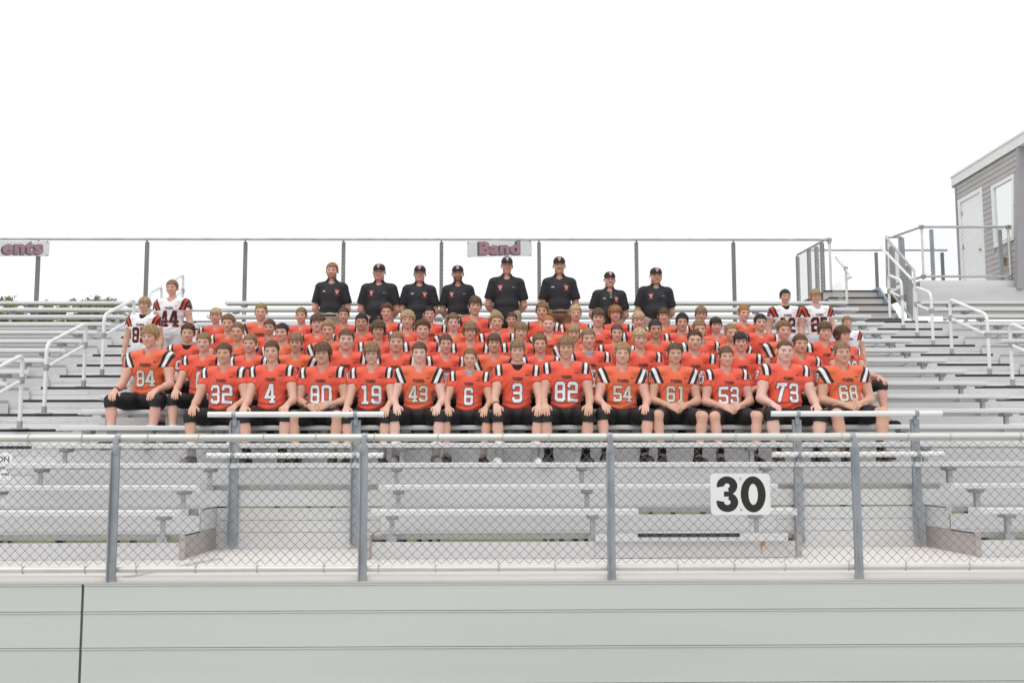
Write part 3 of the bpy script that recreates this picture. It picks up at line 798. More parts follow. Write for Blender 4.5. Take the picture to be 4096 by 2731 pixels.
# ---------------------------------------------------------------- head
HEADS = {  # width, jaw width, jaw drop, cheek, neck radius, smile, beard kind
    'slim':  (0.95, 0.90, 1.02, 0.9, .050, 0, 0), 'mid': (1.0, 1.0, 1.0, 1.0, .055, 0, 0), 'long': (0.95, 0.97, 1.06, .92, .054, 0, 0),
    'broad': (1.05, 1.12, 1.0, 1.1, .062, 0, 0), 'heavy': (1.08, 1.24, 1.02, 1.32, .070, 0, 0), 'boy': (1.0, .88, .90, 1.1, .043, 0, 0),
    'beard': (1.02, 1.1, 1.02, 1.0, .060, 0, 1), 'stash': (.99, 1.02, 1.05, .95, .060, 0, 2), 'grin': (1.07, 1.2, 1.0, 1.3, .068, 1, 3), 'man': (1.05, 1.16, 1.02, 1.15, .066, 0, 0)}
def head_mesh(kind):
    w, jw, jd, ck, nr, smile, beard = HEADS[kind]; jd *= 1.10
    f = Field((-.105, -.125, -.25), (.105, .13, .125), .0042)
    f.ell((0, .015, .033), (.074 * w, .094, .078), .01)
    f.ell((0, -.018, -.018), (.066 * w, .068, .078 * jd), .02)
    f.ell((0, -.028, -.052 * jd), (.052 * w * jw, .05, .042), .02)
    f.ell((0, -.064, -.078 * jd), (.022 * jw, .018, .0155), .016)
    for s in (-1, 1):
        f.ell((s * .043 * w, -.05, -.022), (.021 * ck, .022, .019), .02)
        f.ell((s * .034 * w * jw, -.040, -.048), (.020 * ck, .022, .024), .018)
    f.cone((-.034, -.071, .024), (.034, -.071, .024), .0125, .0125, .012)
    for s in (-1, 1): f.ell((s * .031 * w, -.094, .003), (.019, .017, .0115), .010, True)
    f.cone((0, -.080, .012), (0, -.099, -.024), .008, .0115, .010)
    for s in (-1, 1): f.ell((s * .0125, -.087, -.030), (.0085, .010, .008), .007)
    for s in (-1, 1): f.ell((s * .031 * w, -.0665, .003), (.0145, .0135, .0135), .003)
    f.cone((-.017, -.0775, -.051), (.017, -.0775, -.051), .0062, .0062, .006)
    f.cone((-.013, -.0775, -.061), (.013, -.0775, -.061), .0072, .0072, .006)
    f.cone((-.024, -.079, -.0558 + .004 * smile), (.024, -.079, -.0558 + .004 * smile), .0022, .0022, .003, True)
    for s in (-1, 1):
        f.ell((s * .0795 * w, .014, -.006), (.0095, .019, .031), .006)
        f.ell((s * .0885 * w, .008, -.002), (.006, .008, .016), .004, True)
    f.cone((0, .022, -.06), (0, .028, -.25), nr - .001, nr * 1.1, .012)
    if nr > .063: f.ell((0, -.018, -.098), (.045, .045, .026), .025)
    V, Q = f.surface()
    x, y, z = V.T
    m = np.zeros((len(V), 4), np.float32); ax_ = np.abs(x); fr = y < -.045
    zl = z - smile * 6 * x * x
    lip = fr & (np.abs(zl + .0558) < .0092 - .22 * np.maximum(ax_ - .012, 0)) & (ax_ < .026) & (y < -.068)
    m[lip, 0] = .38
    cheek = np.exp(-((ax_ - .042 * w) / .018) ** 2 - ((z + .028) / .02) ** 2) * (y < -.02); m[:, 0] = np.maximum(m[:, 0], .22 * cheek)
    nose = np.exp(-(x / .012) ** 2 - ((z + .026) / .012) ** 2) * (y < -.085); m[:, 0] = np.maximum(m[:, 0], .25 * nose)
    bz = .0235 + .05 * (ax_ - .014) - 1.6 * np.maximum(ax_ - .034, 0) ** 1.5
    brow = fr & (ax_ > .012) & (ax_ < .052 * w) & (np.abs(z - bz) < .0048); m[brow, 1] = .62
    ex = ax_ - .031 * w; ez = z - .003
    eye = fr & ((ex / .0135) ** 2 + (ez / .0050) ** 2 < 1); m[eye, 2] = .45
    iris = fr & (ex ** 2 + (ez / 1.1) ** 2 < .0056 ** 2); m[iris, 2] = 0; m[iris, 3] = .85
    lash = fr & (np.abs(ex) < .0165) & (np.abs(ez - .0082 + 14 * ex ** 2) < .0026); m[lash, 3] = .7
    m[fr & (np.abs(zl + .0558) < .0022) & (ax_ < .024) & (y < -.068), 3] = .12  # shade in the groove between the lips, painted into the mask
    if beard == 1:
        b = (z < -.034) & (z > -.112) & (y < .005) & ~lip & ~((np.abs(z + .039) < .010) & (ax_ < .008)); b |= (z < -.010) & (ax_ > .056 * w) & (y < .0) & (y > -.05) & (z > -.1)
        m[b, 1] = .85
    if beard == 2: m[fr & (z < -.033) & (z > -.044) & (ax_ < .028) & (y < -.07), 1] = .85
    if beard == 3: m[fr & (z < -.064) & (z > -.095) & (ax_ < .022) & (y < -.06), 1] = .3
    a = TILT; c_, s_ = math.cos(a), math.sin(a)
    V = np.stack([V[:, 0], c_ * (V[:, 1] - .02) - s_ * (V[:, 2] + .06) + .02, s_ * (V[:, 1] - .02) + c_ * (V[:, 2] + .06) - .06], 1).astype(np.float32)
    return V, Q, m
TILT = .13            # heads nod down to the camera
def head_point(): # where the head's own origin ends up after the nod
    c_, s_ = math.cos(TILT), math.sin(TILT)
    return np.array([0, c_ * -.02 - s_ * .06 + .02, s_ * -.02 + c_ * .06 - .06])
HEAD_CACHE = {}
def head(kind):
    if kind not in HEAD_CACHE: HEAD_CACHE[kind] = head_mesh(kind)
    return HEAD_CACHE[kind]

# ---------------------------------------------------------------- hands (fingers as separate chains on a palm)
def hand_mesh(wrist, kn, up, thumb_dir, curl, fore_from):
    """wrist, knuckle centre: points; up: back-of-hand normal; thumb_dir: unit towards the thumb side; curl: down-bend per joint"""
    wrist, kn, up, td, ff_ = (np.array(q, float) for q in (wrist, kn, up, thumb_dir, fore_from))
    d = kn - wrist; L = np.linalg.norm(d); d /= L
    lo = np.minimum.reduce([wrist, kn, ff_]) - .13; hi = np.maximum.reduce([wrist, kn, ff_]) + .13
    f = Field(lo, hi, .0046)
    f.cone(ff_, wrist, .034, .026, .01)
    f.cone(wrist, wrist + d * .02, .027, .024, .01)
    for o in (-.028, -.010, .010, .028):
        f.cone(wrist + td * o * .6 + d * .012, kn + td * o, .016, .0125, .012)
    spec = [(.028, .070), (.010, .078), (-.010, .073), (-.028, .057)]
    for o, ln in spec:
        p = kn + td * o - d * .004; dirv = d + td * o * 2.2; dirv /= np.linalg.norm(dirv); r = .0098
        for j, fr_ in enumerate((.45, .32, .23)):
            a = curl[j]; dirv = dirv * math.cos(a) - up * math.sin(a); dirv /= np.linalg.norm(dirv)
            q = p + dirv * ln * fr_; f.cone(p, q, r, r * .92, .004); p, r = q, r * .92
    p = wrist + td * .022 + d * .018; q = p + (td * .75 + d * .6 - up * .25) * .042; r_ = q + (td * .15 + d * .9 - up * .35) * .036
    f.cone(p, q, .0155, .0125, .010); f.cone(q, r_, .0125, .0095, .004)
    return f.surface()

# ---------------------------------------------------------------- bodies
def limb_pose(pose, w):
    sh = .186 * (1 + .5 * (w - 1))
    P = {'shoulder': (sh, .012, .532)}
    if pose == 'knees':
        kx = .205 * (1 + .25 * (w - 1))
        P.update(hip=(.095, 0, .095), knee=(kx, -.43, .085), ankle=(.175, -.455, -.335), elbow=(.240 * (1 + .5 * (w - 1)), -.115, .252), wrist=(kx + .010, -.378, .186), kn=(kx + .002, -.462, .146))
    elif pose == 'kneesb':
        kx = .238 * (1 + .25 * (w - 1))
        P.update(hip=(.095, 0, .095), knee=(kx, -.42, .085), ankle=(.20, -.45, -.335), elbow=(.262 * (1 + .5 * (w - 1)), -.105, .258), wrist=(kx - .022, -.365, .188), kn=(kx - .034, -.448, .150))
    elif pose == 'clasp':
        kx = .235 * (1 + .2 * (w - 1))
        P.update(hip=(.095, 0, .095), knee=(kx, -.42, .085), ankle=(.185, -.44, -.335), elbow=(.250 * (1 + .5 * (w - 1)), -.05, .258), wrist=(.088, -.225, .205), kn=(.030, -.285, .185))
    elif pose == 'behind':
        P['shoulder'] = (.162 * (1 + .6 * (w - 1)), .012, .532)
        P.update(hip=(.095, 0, .095), knee=(.115, -.01, -.35), ankle=(.125, .02, -.775), elbow=(.225 * (1 + .7 * (w - 1)), .05, .245), wrist=(.12, .17, .095), kn=(.05, .185, .06))
    else:  # 'side'
        P.update(hip=(.09, 0, .095), knee=(.10, -.01, -.33), ankle=(.11, .02, -.735), elbow=(.255, .03, .27), wrist=(.265, -.03, .035), kn=(.265, -.05, -.05))
    return {k: np.array(v) for k, v in P.items()}
def mirror(p): return np.array((-p[0], p[1], p[2]))
def torso(f, w, infl, base=0.0, sw=1.0):
    z = base; b = .11 * max(0, w - 1)
    f.ell((0, .0, z + .10), (.158 * w + infl, .112 * w + infl, .11 + infl), .03)
    f.ell((0, -.012 - b * .6, z + .235), (.140 * w + infl + b * .3, .100 * w + infl + b, .13 + infl), .05)
    f.ell((0, .0, z + .41), (.160 * sw * (1 + .7 * (w - 1)) + infl, .108 * (1 + .6 * (w - 1)) + infl, .15 + infl), .05)
    s = .14 * sw * (1 + .5 * (w - 1))
    f.cone((-s, .012, z + .525), (s, .012, z + .525), .056 + infl, .056 + infl, .05)
    for q in (-1, 1): f.cone((q * .035, .02, z + .606), (q * s * 1.1, .012, z + .538), .034 + infl * .6, .046 + infl * .8, .04)
def fold(seed, amp):
    r = np.random.default_rng(seed); ks = [(r.normal(0, 22), r.normal(0, 14), r.normal(0, 30), r.uniform(0, 6.3)) for _ in range(7)]
    def fn(X, Y, Z):
        a = 0
        for kx, ky, kz, ph in ks: a = a + np.sin(kx * X + ky * Y + kz * Z + ph)
        return amp * a / 3.0
    return fn

BODY = {}
def build_body(kind, pose, w, thin):
    """arrays for one figure type: skin, top, legwear, and the joints"""
    P = limb_pose(pose, w); base = 0.0
    lim = 1 + (w - 1) * 1.0
    stand = pose in ('behind', 'side')
    zlo = -.86 if stand else -.46
    hx = .44 + .1 * max(0, w - 1)
    f = Field((-hx, -.60 if not stand else -.26, zlo), (hx, .28, .68), .0115)
    torso(f, w, 0, 0, .9 if kind == 'coach' else 1)
    for m in (lambda q: q, mirror):
        sh, el, wr, hp, kn_, an = (m(P[q]) for q in ('shoulder', 'elbow', 'wrist', 'hip', 'knee', 'ankle'))
        f.chain([sh, sh + (el - sh) * .45, el], [.058 * lim * thin, .054 * lim * thin, .043 * lim * thin], .03)
        f.chain([el, el + (wr - el) * .28, wr], [.041 * lim * thin, .043 * lim * thin, .026 * (.5 + .5 * lim)], .02)
        f.chain([hp, hp + (kn_ - hp) * .5, kn_], [.088 * lim, .078 * lim, .058 * lim], .04)
        sk = kn_ + (an - kn_) * .3 + np.array([0, .018, 0])
        f.chain([kn_, sk, kn_ + (an - kn_) * .7, an], [.054 * lim, .056 * lim, .040 * lim, .036 * lim], .02)
        f.cone(an, an + np.array([0, -.10, -.06]), .034, .028, .02)
    f.cone((0, .012, .52), (0, .0, .67), .052, .05, .03)
    V, Q = f.surface()
    parts = [(V, Q)]
    for s in (1, -1):
        m = (lambda q: np.array(q, float)) if s == 1 else (lambda q: mirror(np.array(q, float)))
        wr, kn, el = m(P['wrist']), m(P['kn']), m(P['elbow'])
        if pose in ('knees', 'kneesb'): up, td, curl = np.array([0, -.45, 1.0]), np.array([-s * 1.0, 0, .05]), (.38, .50, .2)
        elif pose == 'clasp':
            pass
            up, td, curl = np.array([s * .55, -.55, .55]), np.array([0, 0, 1.0]), (.5, .8, .5)
            if s == -1: wr, kn = wr + np.array([0, -.012, -.012]), kn + np.array([0, -.022, -.014])
        elif pose == 'behind': up, td, curl = np.array([0, 1.0, 0]), np.array([0, 0, 1.0]), (.3, .5, .4)
        else: up, td, curl = np.array([s * 1.0, 0, 0]), np.array([0, -1.0, 0]), (.2, .35, .25)
        d = kn - wr; d /= np.linalg.norm(d)
        up = up - d * up.dot(d); up /= np.linalg.norm(up); td = td - d * td.dot(d) - up * td.dot(up); td /= np.linalg.norm(td)
        parts.append(hand_mesh(wr, kn, up, td, curl, wr + (el - wr) * .22))
    R = {'P': P, 'skin': parts}
    # ---- top
    f = Field((-hx, -.27, -.11 if kind == 'coach' else -.05), (hx, .27, .70), .0085)
    neck = lambda: None
    if kind in ('player', 'boy'):
        torso(f, w, .020)
        s_ = 1 + .5 * (w - 1); pad = 1.0 if kind == 'player' else .9
        f.ell((0, -.005, .475), (.185 * s_, .130 * s_, .125), .05)
        for s in (-1, 1):
            f.ell((s * .125 * s_, .005, .563), (.112 * s_, .112 * pad, .052 * pad), .045)
            sh, el = P['shoulder'] * [s, 1, 1], P['elbow'] * [s, 1, 1]
            e = sh + (el - sh) * .38
            f.cone(sh + [s * .008, 0, .0], e, .080 * lim, .073 * lim * thin, .04)
            dn = (el - sh) / np.linalg.norm(el - sh)
            c = e + dn * .006
            sl, X, Y, Z = f._sub((min(c[0], c[0] + s * .25) - .03, -.27, c[2] - .25), (max(c[0], c[0] + s * .25) + .03, .27, c[2] + .09))
            cut = (X - c[0]) * dn[0] + (Y - c[1]) * dn[1] + (Z - c[2]) * dn[2]
            gate = np.minimum(s * X - (.165 * s_ + .0 * Z), 1)       # cut only outside the trunk
            f.F[sl] = np.maximum(f.F[sl], np.minimum(cut, gate))
        f.warp(lambda X, Y, Z: fold(5 + int(w * 100) + len(pose), .0020)(X, Y, Z) * np.clip((.52 - Z) / .15, .15, 1)
               + .0050 * np.sin(105 * Z + 5 * np.sin(13 * X + 2 * w) + 9 * X * X * 10) * np.clip((.30 - Z) / .10, 0, 1)
               + .0050 * np.sin(62 * (Z + .8 * np.abs(X)) + 3 * np.sin(21 * X)) * np.clip((np.abs(X) - .06) / .06, 0, 1) * np.exp(-((Z - .40) / .08) ** 2))
        f.half((0, -.12, .158 if not stand else .03), (0, .10, -1))
        f.cone((0, .01, .60), (0, -.02, .75), .066, .085, .006, True)
        f.cone((0, -.05, .60), (0, -.18, .585), .050, .022, .012, True)
        f.cone((0, -.10, .590), (0, -.20, .565), .030, .010, .010, True)
    else:
        torso(f, w, .018, 0, .9)
        for s in (-1, 1):
            sh, el = P['shoulder'] * [s, 1, 1], P['elbow'] * [s, 1, 1]
            e = sh + (el - sh) * .74
            f.cone(sh, e, .068 * lim, .070 * lim, .03)
            dn = (el - sh) / np.linalg.norm(el - sh)
            c = e + dn * .004
            sl, X, Y, Z = f._sub((min(c[0], c[0] + s * .25) - .05, -.27, c[2] - .25), (max(c[0], c[0] + s * .25) + .03, .27, c[2] + .10))
            cut = (X - c[0]) * dn[0] + (Y - c[1]) * dn[1] + (Z - c[2]) * dn[2]
            f.F[sl] = np.maximum(f.F[sl], np.minimum(cut, s * X - .150 * lim))
        f.warp(lambda X, Y, Z: fold(15 + int(w * 10), .0036)(X, Y, Z) * np.clip((.55 - Z) / .15, .2, 1))
        # collar
        sl, X, Y, Z = f._sub((-.13, -.14, .56), (.13, .14, .69))
        rad = np.sqrt(X ** 2 + (Y - .005) ** 2); tz = (Z - .632) + .25 * (Y + .0)
        f.F[sl] = np.minimum(f.F[sl], np.maximum(np.abs(rad - .068 - .35 * (.640 - Z)) - .007, np.abs(tz + .004) - .022))
        if w > 1.0: f.cone((0, 0, -.03), (0, 0, .10), .125 * w, .125 * w, .06)
        f.half((0, 0, .138 if w <= 1.0 else -.07), (0, 0, -1))
        f.cone((0, .012, .56), (0, .0, .76), .060, .066, .004, True)
        f.cone((0, -.06, .64), (0, -.17, .545), .034, .006, .006, True)
    V, Q = f.surface()
    x, y, z = V.T; m = np.zeros((len(V), 4), np.float32); ax_ = np.abs(x)
    if kind in ('player', 'boy'):
        s_ = 1 + .5 * (w - 1)
        m[:, 0] = ax_ / s_ - .10 * (z - .6); m[:, 1] = ax_ / s_ - .40 * (z - .60); m[:, 2] = z; m[:, 3] = y
    R['top'] = (V, Q, m); R['bvh'] = BVHTree.FromPolygons(V.tolist(), Q.tolist())
    # ---- legwear
    f = Field((-hx, -.58 if not stand else -.24, zlo), (hx, .25, .26), .0105)
    f.ell((0, -.01, .11), (.166 * w, .130 * w, .115), .03)
    for s in (-1, 1):
        hp, kn_, an = P['hip'] * [s, 1, 1], P['knee'] * [s, 1, 1], P['ankle'] * [s, 1, 1]
        if kind == 'coach':
            f.chain([hp, hp + (kn_ - hp) * .5, kn_, an], [.105 * w, .092 * w, .075 * w, .065], .03)
        elif kind == 'boy':
            f.chain([hp, hp + (kn_ - hp) * .5, hp + (kn_ - hp) * .9], [.105, .098, .088], .03)
        else:
            e = kn_ + (hp - kn_) * (.02 if pose in ('knees', 'kneesb') else .10)
            f.chain([hp, hp + (kn_ - hp) * .5, e], [.098 * lim, .088 * lim, .067 * lim], .04)
            if pose in ('knees', 'kneesb'): f.cone(e, kn_ + (an - kn_) * .18, .066 * lim, .060 * lim, .03)
    if kind == 'player':
        for s in (-1, 1):
            hp, kn_, an = P['hip'] * [s, 1, 1], P['knee'] * [s, 1, 1], P['ankle'] * [s, 1, 1]
            dn = (an - kn_) / np.linalg.norm(an - kn_); c = kn_ + dn * (.066 if pose in ('knees', 'kneesb') else .0)
            if pose in ('knees', 'kneesb'):
                f.F = np.maximum(f.F, _pl(f, c, dn, s, kn_, None))
            else:
                t = (kn_ - hp) / np.linalg.norm(kn_ - hp)
                c = kn_ - t * .035; t = t + np.array([0, 0, .5]); t /= np.linalg.norm(t)
                f.F = np.maximum(f.F, _pl(f, c, t, s, kn_, None))
    f.warp(lambda X, Y, Z: fold(31, .0012)(X, Y, Z))
    V, Q = f.surface(); R['legs'] = (V, Q)
    return R
def _pl(f, c, n, s, kn, _):
    X, Y, Z = np.meshgrid(*f.ax, indexing='ij', sparse=True)
    d = (X - c[0]) * n[0] + (Y - c[1]) * n[1] + (Z - c[2]) * n[2]
    return np.minimum(np.minimum(d, s * X - .03), -.33 - Y)
def body(kind, pose, w, thin=1.0):
    k = (kind, pose, w, thin)
    if k not in BODY: BODY[k] = build_body(*k)
    return BODY[k]

# ---------------------------------------------------------------- clothing / skin / hair materials
def mask_material(name, base, layers, rough, var=.05, scale=25.0, sheen=0.0, spec=.4, bump=0.0):
    """base colour plus colours laid on through the four channels of the painted mask"""
    if name in MATS: return MATS[name]
    m, n, l, p = _principled(name)
    tc = n.new("ShaderNodeTexCoord"); nz = n.new("ShaderNodeTexNoise"); nz.inputs["Scale"].default_value = scale; nz.inputs["Detail"].default_value = 4
    l.new(tc.outputs["Object"], nz.inputs["Vector"])
    rp = n.new("ShaderNodeValToRGB"); c = np.array(base)
    rp.color_ramp.elements[0].position = .3; rp.color_ramp.elements[1].position = .72
    rp.color_ramp.elements[0].color = (*(c * (1 - var)), 1); rp.color_ramp.elements[1].color = (*np.minimum(c * (1 + var), .95), 1)
    l.new(nz.outputs["Fac"], rp.inputs[0]); last = rp.outputs[0]
    at = n.new("ShaderNodeAttribute"); at.attribute_name = "mask"
    sp = n.new("ShaderNodeSeparateColor"); l.new(at.outputs["Color"], sp.inputs[0])
    outs = [sp.outputs[0], sp.outputs[1], sp.outputs[2], at.outputs["Alpha"]]
    for o, cc in zip(outs, layers):
        if cc is None: continue
        mx = n.new("ShaderNodeMixRGB"); mx.inputs[2].default_value = (*cc, 1); l.new(o, mx.inputs[0]); l.new(last, mx.inputs[1]); last = mx.outputs[0]
    l.new(last, p.inputs["Base Color"]); p.inputs["Roughness"].default_value = rough; p.inputs["Specular IOR Level"].default_value = spec
    if sheen: p.inputs["Sheen Weight"].default_value = sheen
    if bump:
        bz = n.new("ShaderNodeTexNoise"); bz.inputs["Scale"].default_value = 38; l.new(tc.outputs["Object"], bz.inputs["Vector"])
        bp = n.new("ShaderNodeBump"); bp.inputs["Strength"].default_value = bump; bp.inputs["Distance"].default_value = .02; l.new(bz.outputs["Fac"], bp.inputs["Height"]); l.new(bp.outputs[0], p.inputs["Normal"])
    MATS[name] = m
    return m
SKIN = {'pale': (.70, .45, .375), 'fair': (.66, .405, .31), 'rosy': (.67, .385, .305), 'tan': (.61, .36, .26), 'olive': (.52, .305, .21), 'ruddy': (.66, .37, .29)}
HAIRC = {'blond': (.40, .27, .12), 'lightblond': (.52, .38, .20), 'sandy': (.27, .165, .085), 'brown': (.12, .062, .030), 'auburn': (.15, .07, .035), 'dark': (.032, .022, .018), 'black': (.014, .012, .012), 'red': (.42, .165, .05), 'ginger': (.36, .15, .055), 'grey': (.32, .30, .28)}
def skin_mat(s, h):
    c = np.array(SKIN[s]); hc = np.array(HAIRC[h])
    lip = np.array((c[0] * .80, c[1] * .46, c[2] * .46)); brow = c * .35 + hc * .55
    return mask_material(f"skin_{s}_{h}", SKIN[s], [lip, brow, (.62, .58, .55), (.035, .022, .018)], .52, .05, 30, spec=.35)
ORANGE = (.75, .100, .056); OLD = (.73, .135, .058)
def jersey_material(name, base, chan, bands, zmin, c_edge, c_mid, seam):
    m, n, l, p = _principled(name)
    def math_(op, a, b):
        q = n.new("ShaderNodeMath"); q.operation = op
        for i_, x in enumerate((a, b)):
            if isinstance(x, (int, float)): q.inputs[i_].default_value = x
            else: l.new(x, q.inputs[i_])
        return q.outputs[0]
    tc = n.new("ShaderNodeTexCoord"); nz = n.new("ShaderNodeTexNoise"); nz.inputs["Scale"].default_value = 9; nz.inputs["Detail"].default_value = 4
    l.new(tc.outputs["Object"], nz.inputs["Vector"])
    rp = n.new("ShaderNodeValToRGB"); c = np.array(base); rp.color_ramp.elements[0].position = .3; rp.color_ramp.elements[1].position = .72
    rp.color_ramp.elements[0].color = (*(c * .95), 1); rp.color_ramp.elements[1].color = (*np.minimum(c * 1.05, .95), 1)
    l.new(nz.outputs["Fac"], rp.inputs[0])
    at = n.new("ShaderNodeAttribute"); at.attribute_name = "mask"
    sp = n.new("ShaderNodeSeparateColor"); l.new(at.outputs["Color"], sp.inputs[0])
    q, z = sp.outputs[chan], sp.outputs[2]
    def band(a, b): return math_('MULTIPLY', math_('MULTIPLY', math_('GREATER_THAN', q, a), math_('LESS_THAN', q, b)), math_('GREATER_THAN', z, zmin))
    def mix(fac, prev, cc):
        x = n.new("ShaderNodeMixRGB"); x.inputs[2].default_value = (*cc, 1); l.new(fac, x.inputs[0]); l.new(prev, x.inputs[1]); return x.outputs[0]
    last = rp.outputs[0]
    if seam: last = mix(math_('LESS_THAN', math_('ABSOLUTE', math_('SUBTRACT', z, zmin - .001), 0), .0016), last, tuple(c * .72))
    last = mix(band(bands[0], bands[3]), last, c_edge)
    last = mix(band(bands[1], bands[2]), last, c_mid)
    l.new(last, p.inputs["Base Color"]); p.inputs["Roughness"].default_value = .62; p.inputs["Specular IOR Level"].default_value = .3
    p.inputs["Sheen Weight"].default_value = .2
    bz = n.new("ShaderNodeTexNoise"); bz.inputs["Scale"].default_value = 30; l.new(tc.outputs["Object"], bz.inputs["Vector"])
    bp = n.new("ShaderNodeBump"); bp.inputs["Strength"].default_value = .3; bp.inputs["Distance"].default_value = .02; l.new(bz.outputs["Fac"], bp.inputs["Height"]); l.new(bp.outputs[0], p.inputs["Normal"])
    return m
KCLOTH = (.018, .017, .018)
M_JERSEY = {
    'A': jersey_material("jersey_orange", ORANGE, 0, (.163, .188, .218, .243), .503, KCLOTH, (.82, .82, .84), True),
    'B': jersey_material("jersey_old_orange", OLD, 1, (.190, .222, .258, .290), .440, KCLOTH, (.80, .80, .80), False),
    'W': jersey_material("jersey_white", (.80, .79, .81), 1, (.190, .218, .252, .280), .440, KCLOTH, (.62, .05, .022), False)}
M_POLO = mat("black_polo_cloth", (.028, .029, .035), .75, 0, .15, 14, bump=.25, bump_scale=40, spec=.3)
M_PANTS = mat("black_football_pants", (.017, .017, .019), .6, 0, .2, 12, bump=.2, bump_scale=30, spec=.35)
M_KHAKI = mat("khaki_cloth", (.42, .35, .27), .8, 0, .08, 12, bump=.2, bump_scale=40)
M_BROWNP = mat("brown_trousers", (.27, .155, .10), .8, 0, .08, 12, bump=.2, bump_scale=40)
M_GREYS = mat("grey_shorts_cloth", (.58, .59, .61), .8, 0, .06, 12)
M_NUMW = mat("number_white", (.80, .80, .84), .6, 0, .03, 8)
M_NUMS = mat("number_silver", (.62, .60, .53), .45, .1, .08, 30)
M_NUMK = mat("number_black", (.018, .017, .018), .6, 0, .1, 8)
M_NUMR = mat("number_red_edge", (.55, .03, .022), .6, 0, .05, 8)
M_SOCKW = mat("white_sock", (.74, .73, .74), .9, 0, .05, 30, bump=.3, bump_scale=90)
M_SOCKK = mat("black_sock", (.02, .02, .022), .9, 0, .15, 30, bump=.3, bump_scale=90)
M_SHOE = {'black': mat("black_shoe", (.022, .021, .022), .5, 0, .2, 20), 'white': mat("white_shoe", (.74, .74, .76), .5, 0, .06, 20), 'grey': mat("grey_shoe", (.30, .28, .27), .6, 0, .2, 25)}
M_LOGOR = mat("logo_red", (.62, .06, .03), .6, 0, .05, 8)
M_LOGOW = mat("logo_white", (.8, .8, .8), .6, 0, .03, 8)
M_LOGOG = mat("logo_grey", (.25, .25, .26), .6, 0, .03, 8)
M_CAP = mat("black_cap_cloth", (.026, .024, .024), .8, 0, .15, 20, bump=.2, bump_scale=60)
M_BAND = mat("dark_wristband", (.03, .03, .03), .7, 0, .1, 9)
M_FRAME = mat("glasses_frame", (.02, .02, .025), .3, .3, .1, 9)
M_UNDERG = mat("grey_undershirt", (.40, .41, .43), .85, 0, .06, 20)
M_UNDERK = mat("black_undershirt", (.018, .018, .02), .85, 0, .1, 20)
def hair_mat(h):
    nm = "hair_" + h
    if nm in MATS: return MATS[nm]
    m, n, l, p = _principled(nm); c = np.array(HAIRC[h])
    at = n.new("ShaderNodeAttribute"); at.attribute_name = "mask"
    sp = n.new("ShaderNodeSeparateColor"); l.new(at.outputs["Color"], sp.inputs[0])
    rp = n.new("ShaderNodeValToRGB"); rp.color_ramp.elements[0].color = (*(c * .62), 1); rp.color_ramp.elements[1].color = (*np.minimum(c * 1.4, .9), 1)
    l.new(sp.outputs[0], rp.inputs[0]); l.new(rp.outputs[0], p.inputs["Base Color"]); p.inputs["Roughness"].default_value = .5; p.inputs["Specular IOR Level"].default_value = .4
    MATS[nm] = m; return m

